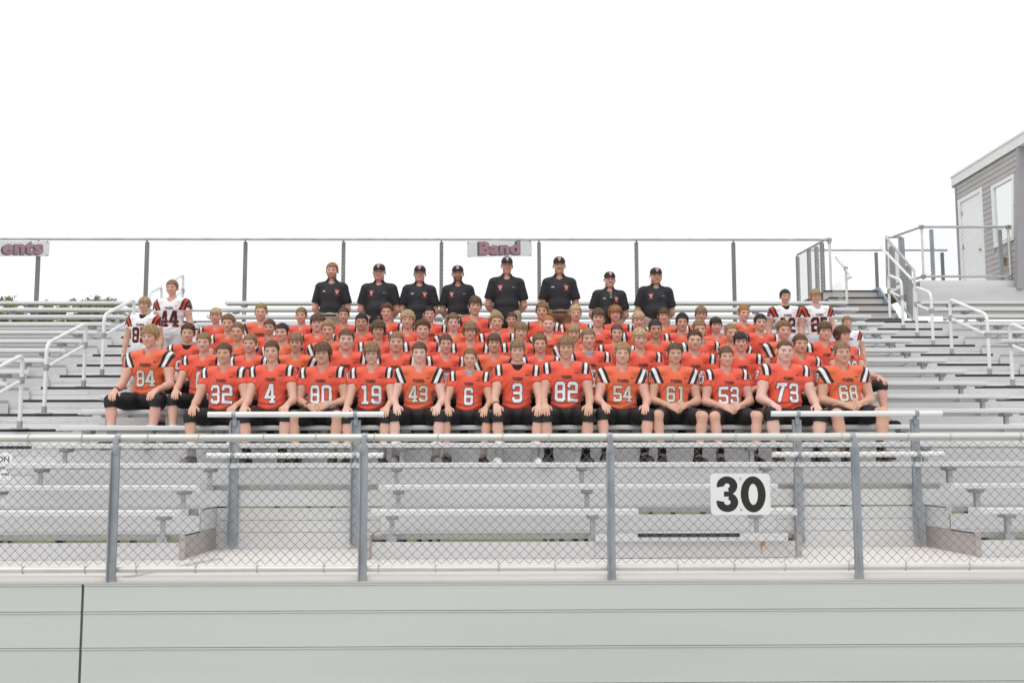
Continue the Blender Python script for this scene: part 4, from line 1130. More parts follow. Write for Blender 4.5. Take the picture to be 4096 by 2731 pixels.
# ---------------------------------------------------------------- hair
HAIR_CACHE = {}
HL = {'std': ([-.095, -.06, -.038, -.012, .010, .038, .06, .12], [.066, .060, .030, -.014, .016, .010, -.045, -.05]),
      'low': ([-.095, -.06, -.038, -.012, .010, .038, .06, .12], [.052, .045, .012, -.025, -.010, -.020, -.065, -.07])}
def hair_mesh(style):
    t, hl, nstr, ln, wid, flow, lift, curls = {
        'buzz': (.004, 'std', 350, .008, .004, 'fwd', .35, 0), 'crew': (.005, 'std', 520, .018, .005, 'up', .75, 0),
        'short': (.006, 'std', 620, .030, .006, 'fwd', .30, 0), 'spiky': (.008, 'std', 520, .034, .0065, 'up', .8, 0),
        'fringe': (.008, 'low', 760, .046, .007, 'fwd', .16, 0), 'mop': (.012, 'low', 820, .055, .008, 'fwd', .28, 0),
        'long': (.011, 'low', 900, .060, .008, 'down', .12, 0), 'curly': (.009, 'std', 200, .024, .006, 'rand', .6, 330),
        'mopcurl': (.013, 'low', 260, .040, .008, 'rand', .5, 380), 'swept': (.009, 'std', 680, .042, .007, 'side', .35, 0)}[style]
    r = np.random.default_rng(sum(map(ord, style)))
    c = np.array([0, .015, .035]); R = np.array([.0755, .0955, .0790])
    ys, zs_ = HL[hl]
    f = Field((-.12, -.13, -.10), (.12, .14, .15), .0052)
    side = .75 if style in ('mop', 'long', 'curly', 'mopcurl') else .12
    RT = R + t * np.array([side, .8, 1.0]); nstr = int(nstr * 1.9); wid = wid * .62
    f.ell(c, RT, 0)
    X, Y, Z = np.meshgrid(*f.ax, indexing='ij', sparse=True)
    hz = np.interp(f.ax[1], ys, zs_)[None, :, None]
    f.F = np.maximum(f.F, (hz + .0045 * np.sin(85 * X + 2 * np.sin(40 * X)) - Z) * .8)
    f.ell(c + [0, .01, -.045], (.060, .085, .085), .004, True)
    f.warp(lambda X, Y, Z: .0022 * np.sin(95 * X + 60 * np.sin(23 * Y)) * np.sin(70 * Y + 40 * Z) + (.0045 * np.sin(120 * X) * np.sin(110 * Y) * np.sin(115 * Z) if curls else 0))
    V, Q = f.surface()
    mk = np.zeros((len(V), 4), np.float32); mk[:, 0] = .32 + .12 * np.sin(140 * V[:, 0] + 30 * V[:, 2])
    parts = [(V, Q, mk)]
    SV, SQ, SM = [], [], []
    def dir_at(p, nrm):
        if flow == 'fwd':
            d = np.array([p[0] * 3.0, -1.0, -.15]) if p[2] > .055 else np.array([0, -.25, -1.0])
            if p[1] > .06: d = np.array([0, .3, -1.0])
        elif flow == 'up': d = np.array([p[0] * 4, -.5, .6]) if p[2] > .05 else np.array([0, -.2, -1.0])
        elif flow == 'side': d = np.array([.9, -.45, .0]) if p[2] > .055 else np.array([0, -.2, -1.0])
        elif flow == 'down': d = np.array([p[0] * 9, -.75, -.3]) if p[2] > .07 else np.array([0, -.2, -1.0])
        else: d = r.normal(size=3)
        d = d + r.normal(0, .28, 3); d = d - nrm * d.dot(nrm); return d / (np.linalg.norm(d) + 1e-9)
    cnt = 0; tries = 0
    while cnt < nstr and tries < 12000:
        tries += 1
        g_ = r.normal(size=3); g_ /= np.linalg.norm(g_)
        p = c + g_ * (R + (RT - R) * .75)
        if p[2] < np.interp(p[1], ys, zs_) + .004: continue
        nrm = g_ / R; nrm /= np.linalg.norm(nrm); d = dir_at(p, nrm); L_ = ln * r.uniform(.6, 1.25); e = np.cross(nrm, d)
        if style in ('fringe', 'mop', 'long', 'mopcurl') and p[1] < -.035 and p[2] > .05: L_ *= 1.15
        q1 = p + d * L_ * .5 + nrm * lift * L_ * .45; q2 = p + d * L_ + nrm * lift * L_ * .35 - np.array([0, 0, .18 * L_ if lift < .6 else 0])
        if q2[1] < -.045: q2[2] = max(q2[2], (.040 if hl == 'low' else .056) + r.uniform(-.004, .006)); q1[2] = max(q1[2], q2[2] + .004)
        wv = wid * r.uniform(.7, 1.3); n0 = len(SV); sh_ = r.uniform(.1, 1.0)
        for q, ww in ((p, wv), (q1, wv * .8), (q2, wv * .12)):
            SV += [q - e * ww, q + nrm * ww * .5, q + e * ww]; SM += [(sh_, 0, 0, 0)] * 3
        for b in (0, 3): SQ += [(n0 + b, n0 + b + 1, n0 + b + 4, n0 + b + 3), (n0 + b + 1, n0 + b + 2, n0 + b + 5, n0 + b + 4)]
        cnt += 1
    if SV: parts.append((np.array(SV, np.float32), np.array(SQ), np.array(SM, np.float32)))
    if curls:
        oct_v = np.array([(1, 0, 0), (0, 1, 0), (-1, 0, 0), (0, -1, 0)], float)
        CV, CQ, CM = [], [], []; cnt = tries = 0
        while cnt < curls and tries < 9000:
            tries += 1
            g_ = r.normal(size=3); g_ /= np.linalg.norm(g_); p = c + g_ * (RT + r.uniform(-.003, .006))
            if p[2] < np.interp(p[1], ys, zs_) + (.012 if p[1] > -.03 else .002): continue
            if p[2] < .03 and r.random() < .5: continue
            s = r.uniform(.006, .0125); sh_ = r.uniform(.1, 1); n0 = len(CV); rot = r.uniform(0, 3)
            for zz_, rr_ in ((-.8, .5), (0, 1.0), (.8, .5)):
                for k in range(4):
                    a = rot + k * math.pi / 2; CV.append(p + s * np.array([rr_ * math.cos(a), rr_ * math.sin(a), zz_])); CM.append((sh_, 0, 0, 0))
            for b in (0, 4): CQ += [(n0 + b + k, n0 + b + (k + 1) % 4, n0 + b + 4 + (k + 1) % 4, n0 + b + 4 + k) for k in range(4)]
            CQ += [(n0 + 8, n0 + 9, n0 + 10, n0 + 11)]
            cnt += 1
        parts.append((np.array(CV, np.float32), np.array(CQ), np.array(CM, np.float32)))
    return np_mesh("hair", *merge(*parts)[:2], [hair_mat('brown')], merge(*parts)[2])
def hair(style):
    if style not in HAIR_CACHE: HAIR_CACHE[style] = hair_mesh(style)
    return HAIR_CACHE[style]

# ---------------------------------------------------------------- caps, glasses, shoes
def poly_mesh(name, V, F_, m, smooth=True):
    me = bpy.data.meshes.new(name); me.from_pydata([tuple(map(float, v)) for v in V], [], F_); me.materials.append(m)
    if smooth: me.polygons.foreach_set("use_smooth", [True] * len(me.polygons))
    return me
def cap_meshes():
    V, F_ = [], []; nu, nv = 28, 9; c = np.array([0, .015, .046]); R = np.array([.082, .103, .080])
    for j in range(nv + 1):
        a = math.pi / 2 * j / nv
        for i in range(nu):
            b = 2 * math.pi * i / nu; cr = math.cos(a) ** .82
            V.append(c + R * [cr * math.cos(b), cr * math.sin(b), math.sin(a)])
    for j in range(nv):
        for i in range(nu): F_.append((j * nu + i, j * nu + (i + 1) % nu, (j + 1) * nu + (i + 1) % nu, (j + 1) * nu + i))
    n0 = len(V)
    for i in range(nu):
        b = 2 * math.pi * i / nu; V.append(c + R * .97 * [math.cos(b), math.sin(b), 0] + [0, 0, -.006])
    for i in range(nu): F_.append((i, n0 + i, n0 + (i + 1) % nu, (i + 1) % nu))
    crown = poly_mesh("cap", V, F_, M_CAP)
    V, F_ = [], []; nu, nv = 15, 6
    for lay in (0, 1):
        for j in range(nv + 1):
            for i in range(nu + 1):
                b = math.pi * (1.12 + .76 * i / nu); t = j / nv
                p = c + R * [math.cos(b), math.sin(b), 0]
                ext = t * .046 * max(0, math.sin(math.pi * i / nu)) ** .55
                V.append(p + [0, -ext, -.006 + ext * .16 - 3.2 * (p[0] ** 2) * t - lay * .004])
    for lay in (0, 1):
        o = lay * (nu + 1) * (nv + 1)
        for j in range(nv):
            for i in range(nu):
                a = o + j * (nu + 1) + i; q = (a, a + 1, a + nu + 2, a + nu + 1); F_.append(q if lay else q[::-1])
    o = (nu + 1) * (nv + 1)
    for i in range(nu): a = nv * (nu + 1) + i; F_.append((a, a + 1, a + 1 + o, a + o))
    return crown, poly_mesh("brim", V, F_, M_CAP), (c, R)
CAP_CROWN, CAP_BRIM, CAP_E = cap_meshes()
def vee(cx, cz, w, h, grow=0.0):
    """block letter V with serifs as quads in (x, z)"""
    t = .30 * w; g_ = grow
    L = [(-w / 2 - g_, h / 2 + g_), (-w / 2 + t + .08 * w + g_, h / 2 + g_), (-w / 2 + t + .08 * w + g_, h * .32 - g_), (-w / 2 - g_, h * .32 - g_)]
    Rr = [(-x, z) for x, z in L][::-1]
    A = [(-w * .42 - g_, h * .4), (-w * .42 + t + g_, h * .4), (w * .10 + g_, -h / 2 - g_), (-w * .10 - g_, -h / 2 - g_)]
    B = [(-x, z) for x, z in A][::-1]
    return [[(x + cx, z + cz) for x, z in q] for q in (L, Rr, A, B)]
def cap_logo():
    c, R = CAP_E; out = []
    for g_, off, m in ((.0035, .0015, M_LOGOW), (0, .003, M_LOGOR)):
        V, F_ = [], []
        for q in vee(0, .040, .034, .040, g_):
            nn = 4; n0 = len(V)
            for i in range(nn + 1):
                for j in range(nn + 1):
                    u, v = i / nn, j / nn
                    x = (q[0][0] * (1 - u) + q[1][0] * u) * (1 - v) + (q[3][0] * (1 - u) + q[2][0] * u) * v
                    z = (q[0][1] * (1 - u) + q[1][1] * u) * (1 - v) + (q[3][1] * (1 - u) + q[2][1] * u) * v
                    sz = min(.98, z / R[2]); a = math.asin(sz); cr = math.cos(a) ** .82
                    yy = -R[1] * cr * math.sqrt(max(0, 1 - (x / (R[0] * cr)) ** 2))
                    V.append((x, c[1] + yy - off - .001, c[2] + z + off * .6))
            F_ += [(n0 + i * (nn + 1) + j, n0 + (i + 1) * (nn + 1) + j, n0 + (i + 1) * (nn + 1) + j + 1, n0 + i * (nn + 1) + j + 1) for i in range(nn) for j in range(nn)]
        out.append(poly_mesh("emblem", V, F_, m, False))
    return out
CAP_LOGO = cap_logo()
def glasses_mesh():
    b = MB()
    for s in (-1, 1):
        q = [(s * .033 + .024 * math.copysign(abs(math.cos(a)) ** .55, math.cos(a)), -.0985 + .006 * abs(math.cos(a)) * (1 if s * math.cos(a) > 0 else 0), -.003 + .0165 * math.copysign(abs(math.sin(a)) ** .6, math.sin(a))) for a in np.linspace(0, 2 * math.pi, 21)]
        b.tube(q, .0016, 5, False)
        b.tube([(s * .057, -.092, .004), (s * .074, -.06, .006), (s * .080, .01, .006)], .0016, 5)
    b.tube([(-.010, -.0985, .003), (0, -.101, .005), (.010, -.0985, .003)], .0015, 5)
    return poly_mesh("glasses", b.v, b.f, M_FRAME)
GLASSES = glasses_mesh()
def shoe_mesh():
    f = Field((-.08, -.25, -.02), (.08, .10, .14), .007)
    f.chain([(0, .04, .035), (0, -.06, .04), (.004, -.16, .032)], [.040, .042, .036], .03)
    f.cone((0, .03, .05), (0, .025, .072), .042, .043, .03)
    f.ell((.003, -.14, .028), (.047, .075, .034), .03)
    f.half((0, 0, .003), (0, 0, -1))
    V, Q = f.surface(); a = np_mesh("shoe", V, Q, [M_SHOE['black']])
    f = Field((-.08, -.25, -.02), (.08, .11, .06), .007); f.ell((.003, -.06, .01), (.052, .165, .016), .0); f.half((0, 0, 0), (0, 0, -1))
    V, Q = f.surface()
    g_ = Field((-.07, -.07, .0), (.07, .09, .27), .007); g_.chain([(0, .02, .06), (0, .015, .13), (0, .012, .25)], [.041, .042, .050], .01)
    g_.half((0, 0, .225), (0, 0, 1)); V2, Q2 = g_.surface()
    return a, np_mesh("sole", V, Q, [mat("shoe_sole", (.35, .34, .33), .7)]), np_mesh("sock", V2, Q2, [M_SOCKW])
SHOE, SOLE, SOCK = shoe_mesh()

# ---------------------------------------------------------------- print on cloth
def drape(bvh, pts, off, axis='y', s=1):
    """lay flat (u, z) points on the cloth surface"""
    out = []; last = -.13
    for u, z in pts:
        if axis == 'y': h = bvh.ray_cast(Vector((u, -.6, z)), Vector((0, 1, 0)))
        else: h = bvh.ray_cast(Vector((s * .7, u, z)), Vector((-s, 0, 0)))
        if h[0] is not None and h[0].y > .03 and axis == 'y': h = (None,)
        if h[0] is None: out.append((u, last, z) if axis == 'y' else (s * .28, u, z)); continue
        p = h[0] + h[1] * off if h[1].dot(Vector((0, -1, 0)) if axis == 'y' else Vector((s, 0, 0))) > 0 else h[0] - h[1] * off
        if axis == 'y': last = p.y
        out.append((p.x, p.y, p.z))
    return out
def chbox(X, Z, x0, x1, z0, z1, ch=0):
    dx = np.maximum(x0 - X, X - x1); dz = np.maximum(z0 - Z, Z - z1); d = np.maximum(dx, dz)
    if ch:
        cx, cz, hx, hz = (x0 + x1) / 2, (z0 + z1) / 2, (x1 - x0) / 2, (z1 - z0) / 2
        d = np.maximum(d, (np.abs(X - cx) + np.abs(Z - cz) - (hx + hz) + ch) * .7071)
    return d
def digit_sdf(dg, X, Z):
    """block digit, 1 wide and 1.6 high, lower left at 0,0"""
    t, H = .27, 1.6; m0, m1 = H / 2 - t * .46, H / 2 + t * .46
    b = lambda *a: chbox(X, Z, *a)
    top, bot, mid = b(0, 1, H - t, H), b(0, 1, 0, t), b(.1, 1, m0, m1)
    L, R_, LU, LD, RU, RD = b(0, t, 0, H), b(1 - t, 1, 0, H), b(0, t, H / 2, H), b(0, t, 0, H / 2), b(1 - t, 1, H / 2, H), b(1 - t, 1, 0, H / 2)
    st_lu, st_ld, st_ru = b(0, t, H - t * 1.75, H), b(0, t, 0, t * 1.75), b(1 - t, 1, H - t * 1.75, H)
    U = lambda *a: np.minimum.reduce(a); ch = .19
    cl = chbox(X, Z, 0, 1, 0, H, ch)
    if dg == '0': return np.maximum(U(top, bot, L, R_), cl)
    if dg == '1': return U(b(.40, .40 + t * 1.1, 0, H), b(.15, .92, 0, t * .8), np.maximum(b(.15, .6, H - t * 1.2, H), (H - .1 - Z) * .7 - (X - .15) * .7 - .05))
    if dg == '2': return np.maximum(U(top, bot, b(0, 1, m0, m1), RU, LD, st_lu), cl if False else np.maximum(chbox(X, Z, 0, 1, -.5, H, ch), -1))
    if dg == '3': return np.maximum(U(top, bot, mid, R_, st_lu, st_ld), np.maximum(cl, -chbox(X, Z, .94, 1.2, H / 2 - .05, H / 2 + .05, 0)))
    if dg == '4':
        dia = np.maximum(np.abs((X - .02) * 1.25 - (Z - .42) * .62) * .72 - .145, np.maximum(.40 - Z, Z - H))
        return U(b(.56, .56 + t, 0, H), b(0, 1, .38, .38 + t * .9), np.maximum(dia, X - .8), b(.40, 1, 0, t * .7))
    if dg == '5': return np.maximum(U(top, LU, b(0, 1, m0, m1), RD, bot, st_ld), np.maximum(chbox(X, Z, 0, 1.5, 0, H + .5, 0), np.maximum((X + (H / 2 + .16 - Z) - 1.5) * -9 - 99, chbox(X, Z, -.5, 1, 0, m1, ch) * (Z < m1) + np.where(Z < m1, 0, -1))))
    if dg == '6': return np.maximum(U(top, L, bot, mid, RD, st_ru), cl)
    if dg == '9': return np.maximum(U(top, R_, bot, b(0, .9, m0, m1), LU, st_ld), cl)
    if dg == '7':
        dia = np.abs((X - .44) * 1.0 - (Z - .75) * .36) * .94 - t * .52
        return U(top, np.maximum(dia, np.maximum(-Z, Z - H)), b(0, t * .8, H - t * 1.7, H))
    return np.maximum(U(top, bot, L, R_, mid), np.maximum(cl, -1))
DIG = {}
def digit_grid(dg, grow):
    k = (dg, grow)
    if k in DIG: return DIG[k]
    h = .05; xs = np.arange(-.15, 1.1501, h); zs_ = np.arange(-.15, 1.7501, h)
    X, Z = np.meshgrid(xs, zs_, indexing='ij'); D = digit_sdf(dg, X, Z) - grow
    gx, gz = np.gradient(D, h); gl = np.sqrt(gx ** 2 + gz ** 2) + 1e-6
    Dc = (D[:-1, :-1] + D[1:, :-1] + D[:-1, 1:] + D[1:, 1:]) / 4
    keep = Dc < 0
    mv = np.clip(-D, -h * .7, h * .7)
    bd = np.zeros_like(D, bool); kp = np.pad(keep, 1)
    cnt = kp[:-1, :-1].astype(int) + kp[1:, :-1] + kp[:-1, 1:] + kp[1:, 1:]; bd = (cnt > 0) & (cnt < 4)
    PX, PZ = X + np.where(bd, mv * gx / gl, 0), Z + np.where(bd, mv * gz / gl, 0)
    used = np.argwhere(cnt > 0); idx = -np.ones(D.shape, int); idx[used[:, 0], used[:, 1]] = np.arange(len(used))
    V = np.stack([PX[used[:, 0], used[:, 1]], PZ[used[:, 0], used[:, 1]]], 1)
    c = np.argwhere(keep); Fq = np.stack([idx[c[:, 0], c[:, 1]], idx[c[:, 0] + 1, c[:, 1]], idx[c[:, 0] + 1, c[:, 1] + 1], idx[c[:, 0], c[:, 1] + 1]], 1)
    DIG[k] = (V, Fq); return DIG[k]
PRINT = {}
def number_mesh(bkey, R, num, zc, h, m, grow, off, axis='y', s=1, uc=0.0):
    k = (bkey, num, zc, h, m.name, grow, axis, s)
    if k in PRINT: return PRINT[k]
    sc = h / 1.6; sx = sc * .80; wd = len(num) * sx + (len(num) - 1) * .22 * sx; V, Q, n0 = [], [], 0
    for i, ch in enumerate(num):
        v, q = digit_grid(ch, grow)
        u = uc - wd / 2 + i * 1.22 * sx + v[:, 0] * sx; z = zc - h / 2 + v[:, 1] * sc
        if axis == 'x': u = uc + (u - uc) * s
        V += drape(R['bvh'], zip(u.tolist(), z.tolist()), off, axis, s); Q.append(q + n0); n0 += len(v)
    PRINT[k] = np_mesh("number", np.array(V), np.concatenate(Q), [m], None, False)
    return PRINT[k]
def print_mesh(key, R, polys, off, m):
    """polys: (list of (u, z), faces)"""
    if key in PRINT: return PRINT[key]
    v, f = polys; V = drape(R['bvh'], [tuple(map(float, p)) for p in v], off)
    me = bpy.data.meshes.new("print"); me.from_pydata(V, [], [tuple(q) for q in f]); me.materials.append(m)
    PRINT[key] = me; return me
T_TIGERS = text_mesh("TIGERS", size=.043, offset=.0022, shear=.14, sx=.68, space=1.14)
T_TIGERS2 = text_mesh("TIGERS", size=.046, offset=.0022, shear=0, sx=.74, space=1.14)
T_TOWN = text_mesh("VERMILLION", size=.016, offset=.0006, sx=.8, space=1.1)
T_FOOT = text_mesh("FOOTBALL", size=.016, offset=.0006, sx=.85, space=1.1)
def swoosh(cx, cz, s):
    up = [(-.5, .08), (-.44, -.16), (-.24, -.26), (.0, -.18), (.5, .22)]; dn = [(-.42, .02), (-.34, -.05), (-.2, -.06), (0, -.045), (.5, .22)]
    v = [(cx + x * s, cz + z * s) for x, z in up + dn]; n = len(up)
    return v, [(i, i + 1, n + i + 1, n + i) for i in range(n - 1)]
def arcs_logo(cx, cz, s):
    v, f = [], []
    for sg in (-1, 1):
        n0 = len(v); N = 9
        for a in np.linspace(-.2, math.pi + .2, N):
            for rr in (.62, .38): v.append((cx + s * rr * 1.25 * math.cos(a), cz + s * sg * (.34 - rr * math.sin(a) * .9)))
        f += [(n0 + 2 * i, n0 + 2 * i + 1, n0 + 2 * i + 3, n0 + 2 * i + 2) for i in range(N - 1)]
    return v, f
def vee_poly(cx, cz, w, h, g_=0):
    v, f = [], []
    for q in vee(cx, cz, w, h, g_): n0 = len(v); v += q; f.append((n0, n0 + 1, n0 + 2, n0 + 3))
    return v, f

def kid(name, me, parent, loc=None, slot=None):
    o = bpy.data.objects.new(name, me); col.objects.link(o); o.parent = parent
    if loc is not None: o.location = loc
    if slot is not None:
        o.material_slots[0].link = 'OBJECT'; o.material_slots[0].material = slot
    return o
MESHC = {}
def cached(key, fn):
    if key not in MESHC: MESHC[key] = fn()
    return MESHC[key]
HEAD_AT = np.array([0, -.012, .765], np.float32)
def person(px, row, standing, kind, pose, w, hd, hs, hc, sk, jersey, num, shoe, sock, label, category="person", group=None, extra=(), yaw=0.0, thin=1.0):
    R = body(kind, pose, w, thin); bk = (kind, pose, w, thin)
    u, v = px
    if standing:
        Y = riser_y(row - 1) + 1.05; z0 = foot_z(row); zfeet = -.86 if pose == 'behind' else -.82
        full = .882 - zfeet
    else:
        Y = seat_y(row) + .42; z0 = seat_z(row); zfeet = 0.0; full = .882 + (.012 if hs in ('mop', 'curly', 'mopcurl', 'spiky') else 0)
    top = on_y(u, v, Y); s = (top[2] - z0) * FT / full
    s = min(max(s, .72), 1.17)
    def mk():
        V, Q, m = merge(*R['skin'], (lambda h: (h[0] + HEAD_AT, h[1], h[2]))(head(hd)))
        return np_mesh("person", V, Q, [skin_mat('fair', 'brown')], m)
    me = cached(('skin', bk, hd), mk)
    o = bpy.data.objects.new("person", me); col.objects.link(o)
    o.material_slots[0].link = 'OBJECT'; o.material_slots[0].material = skin_mat(sk, hc)
    o.location = (top[0] * FT, Y * FT, z0 * FT - zfeet * s)
    o.scale = (s, s, s); o.rotation_euler = (rj.uniform(-.03, .03), rj.uniform(-.035, .035), yaw)
    tag(o, label, category, group)
    clip = "jersey" if kind != 'coach' else "polo_shirt"
    tm = cached(('top', bk), lambda: np_mesh(clip, *R['top'][:2], [M_POLO], R['top'][2]))
    j = kid(clip, tm, o, slot=M_POLO if kind == 'coach' else M_JERSEY[jersey])
    lm = cached(('legs', bk), lambda: np_mesh("legwear", *R['legs'], [M_PANTS]))
    kid("trousers" if kind == 'coach' else "shorts" if kind == 'boy' else "football_pants", lm, o,
        slot=M_PANTS if kind == 'player' else M_GREYS if kind == 'boy' else (M_BROWNP if 'brown' in extra else M_KHAKI))
    # feet
    an = R['P']['ankle']; zf = -.425 / s if not standing else zfeet
    for sg in (-1, 1):
        loc = (sg * an[0], an[1] - .01, max(zf, an[2] - .115))
        sh = kid("shoe", SHOE, o, loc, M_SHOE[shoe]); sh.rotation_euler = (0, 0, sg * .16)
        kid("sole", SOLE, sh)
        if kind != 'coach': kid("sock", SOCK, o, loc, M_SOCKW if sock == 'w' else M_SOCKK)
    # print on the top
    if kind != 'coach':
        new = jersey == 'A'; white = jersey == 'W'
        zt = .452 if new else .445
        kid("lettering", print_mesh(('tig', bk, new), R, (lambda t: ([(a, b + zt) for a, b in t[0]], t[1]))(T_TIGERS if new else T_TIGERS2), .003, M_NUMK), j)
        kid("logo", print_mesh(('swo', bk, new, white), R, swoosh(.108, .515 if new else .50, .056), .003, M_NUMR if white else M_NUMK), j)
        if num:
            zc, h = (.325, .198) if new else (.325, .170)
            if white: zc, h = .315, .215
            a, b = (M_NUMK, M_NUMR) if white else ((M_NUMW if new else M_NUMS), M_NUMK)
            kid("number_outline", number_mesh(bk, R, num, zc, h, b, .055, .0028), j)
            kid("number", number_mesh(bk, R, num, zc, h, a, 0, .0050), j)
            if 'sleeve' in extra:
                for sg in (-1, 1):
                    kid("sleeve_number", number_mesh(bk, R, num, .505, .085, b, .09, .003, 'x', sg), j)
                    kid("sleeve_number", number_mesh(bk, R, num, .505, .085, a, 0, .005, 'x', sg), j)
    else:
        sg = -1 if 'vleft' in extra else 1
        kid("emblem", print_mesh(('vw', bk, sg), R, vee_poly(sg * .088, .452, .036, .042, .004), .003, M_LOGOW), j)
        kid("emblem", print_mesh(('vr', bk, sg), R, vee_poly(sg * .088, .452, .036, .042), .0045, M_LOGOR), j)
        kid("lettering", print_mesh(('tw', bk, sg), R, ([(a + sg * .088, b + .486 - 6 * a * a) for a, b in T_TOWN[0]], T_TOWN[1]), .003, M_LOGOR), j)
        kid("lettering", print_mesh(('tf', bk, sg), R, ([(a + sg * .088, b + .410) for a, b in T_FOOT[0]], T_FOOT[1]), .003, M_LOGOR), j)
        mm = M_LOGOG if sg < 0 else M_LOGOW
        kid("logo", print_mesh(('ua', bk, sg), R, arcs_logo(-sg * .088, .462, .022), .003, mm), j)
    H = tuple(map(float, HEAD_AT + head_point())); hw = HEADS[hd][0]
    hh = kid("hair", hair(hs), o, H, hair_mat(hc)); hh.scale = (hw, 1, 1); hh.rotation_euler = (TILT, 0, 0)
    if kind == 'coach' and w <= 1.0:
        def belt():
            f = Field((-.22, -.18, .06), (.22, .18, .18), .0085); f.ell((0, -.006, .11), (.173, .137, .12), 0)
            f.half((0, 0, .142), (0, 0, 1)); f.half((0, 0, .104), (0, 0, -1)); return np_mesh("belt", *f.surface(), [M_BAND])
        kid("belt", cached(('belt', bk), belt), o)
    if 'cap' in extra:
        cp = kid("cap", CAP_CROWN, o, H); cp.scale = (hw, 1, 1); cp.rotation_euler = (TILT, 0, 0); kid("brim", CAP_BRIM, cp)
        for q in CAP_LOGO: kid("emblem", q, cp)
    if 'glasses' in extra: kid("glasses", GLASSES, o, H).rotation_euler = (TILT, 0, 0)
    if 'band' in extra:
        P = R['P']; a, b = mirror(P['wrist']), mirror(P['elbow'])
        d = (b - a) / np.linalg.norm(b - a)
        kid("wristband", cached(('band', bk), lambda: (lambda q: poly_mesh("wristband", q.v, q.f, M_BAND))(MB().tube([a + d * .02, a + d * .045], .036, 12))), o)
    for e in ('underg', 'underk'):
        if e in extra:
            def ub():
                f = Field((-.12, -.16, .50), (.12, .12, .66), .007); torso(f, w, .006); f.cone((0, .012, .52), (0, .005, .64), .060, .060, .02)
                f.half((0, 0, .632), (0, -.30, 1)); f.half((0, 0, .51), (0, 0, -1)); return np_mesh("undershirt", *f.surface(), [M_UNDERG])
            kid("undershirt", cached(('under', bk), ub), o, slot=M_UNDERG if e == 'underg' else M_UNDERK)
    return o

rj = random.Random(3)
ORD = ["first", "second", "third", "fourth", "fifth", "sixth", "seventh", "eighth", "ninth", "tenth", "eleventh", "twelfth", "thirteenth", "fourteenth", "fifteenth", "sixteenth"]
S_, M_, H_ = .92, .96, 1.10
# x, crown y (photo px), number, hair style, hair colour, skin, build, pose, jersey, head, extras
FRONT = [
 (903, 1370, "32", 'short', 'brown', 'tan', M_, 'kneesb', 'A', 'mid', (), 'grey', 'w'),
 (1099, 1361, "4", 'short', 'brown', 'fair', S_, 'knees', 'A', 'slim', (), 'black', 'k'),
 (1298, 1366, "80", 'mop', 'auburn', 'tan', 1.01, 'clasp', 'A', 'broad', ('band',), 'black', 'w'),
 (1491, 1368, "19", 'mop', 'sandy', 'fair', S_, 'knees', 'A', 'slim', (), 'black', 'w'),
 (1675, 1368, "43", 'short', 'brown', 'pale', M_, 'kneesb', 'B', 'mid', (), 'grey', 'w'),
 (1874, 1394, "6", 'crew', 'sandy', 'tan', S_, 'kneesb', 'A', 'boy', ('underg',), 'black', 'w'),
 (2066, 1357, "3", 'fringe', 'sandy', 'fair', S_, 'knees', 'A', 'long', ('underk', 'band'), 'white', 'w'),
 (2262, 1344, "82", 'fringe', 'sandy', 'tan', S_, 'knees', 'A', 'long', (), 'black', 'k'),
 (2481, 1371, "54", 'swept', 'blond', 'rosy', 1.01, 'kneesb', 'B', 'broad', (), 'black', 'k'),
 (2689, 1371, "61", 'short', 'brown', 'tan', M_, 'clasp', 'B', 'mid', (), 'black', 'k'),
 (2902, 1385, "53", 'short', 'auburn', 'rosy', 1.01, 'clasp', 'A', 'mid', (), 'black', 'k'),
 (3127, 1359, "73", 'buzz', 'brown', 'pale', H_, 'kneesb', 'A', 'heavy', (), 'black', 'k'),
 (3373, 1366, "68", 'short', 'sandy', 'tan', H_, 'clasp', 'B', 'heavy', (), 'black', 'k')]
ROW6 = [
 (609, 1299, "84", 'mopcurl', 'blond', 'rosy', .96, 'kneesb', 'B', 'long', ('band',), 'black', 'w'),
 (817, 1330, "8", 'short', 'sandy', 'fair', S_, 'kneesb', 'A', 'mid', (), 'black', 'w'),
 (1001, 1335, "37", 'short', 'sandy', 'rosy', S_, 'knees', 'A', 'mid', (), 'black', 'w'),
 (1183, 1331, "21", 'fringe', 'sandy', 'tan', S_, 'clasp', 'B', 'slim', (), 'black', 'k'),
 (1376, 1315, "9", 'short', 'auburn', 'pale', 1.01, 'knees', 'A', 'heavy', (), 'black', 'w'),
 (1579, 1327, "59", 'short', 'sandy', 'rosy', 1.01, 'kneesb', 'A', 'heavy', (), 'black', 'k'),
 (1780, 1336, "7", 'short', 'brown', 'rosy', S_, 'knees', 'A', 'long', (), 'black', 'k'),
 (1970, 1333, "10", 'fringe', 'brown', 'tan', M_, 'clasp', 'B', 'mid', (), 'black', 'w'),
 (2167, 1333, "50", 'spiky', 'sandy', 'rosy', S_, 'clasp', 'A', 'mid', (), 'black', 'k'),
 (2357, 1312, "5", 'short', 'sandy', 'fair', M_, 'knees', 'A', 'long', ('underg',), 'black', 'w'),
 (2564, 1312, "2", 'fringe', 'lightblond', 'fair', S_, 'knees', 'A', 'slim', (), 'black', 'w'),
 (2769, 1320, "14", 'crew', 'brown', 'fair', M_, 'knees', 'A', 'broad', (), 'black', 'k'),
 (2969, 1327, "5", 'fringe', 'dark', 'rosy', M_, 'clasp', 'A', 'long', (), 'black', 'w'),
 (3191, 1336, "1", 'short', 'brown', 'tan', 1.01, 'clasp', 'A', 'broad', (), 'black', 'w')]
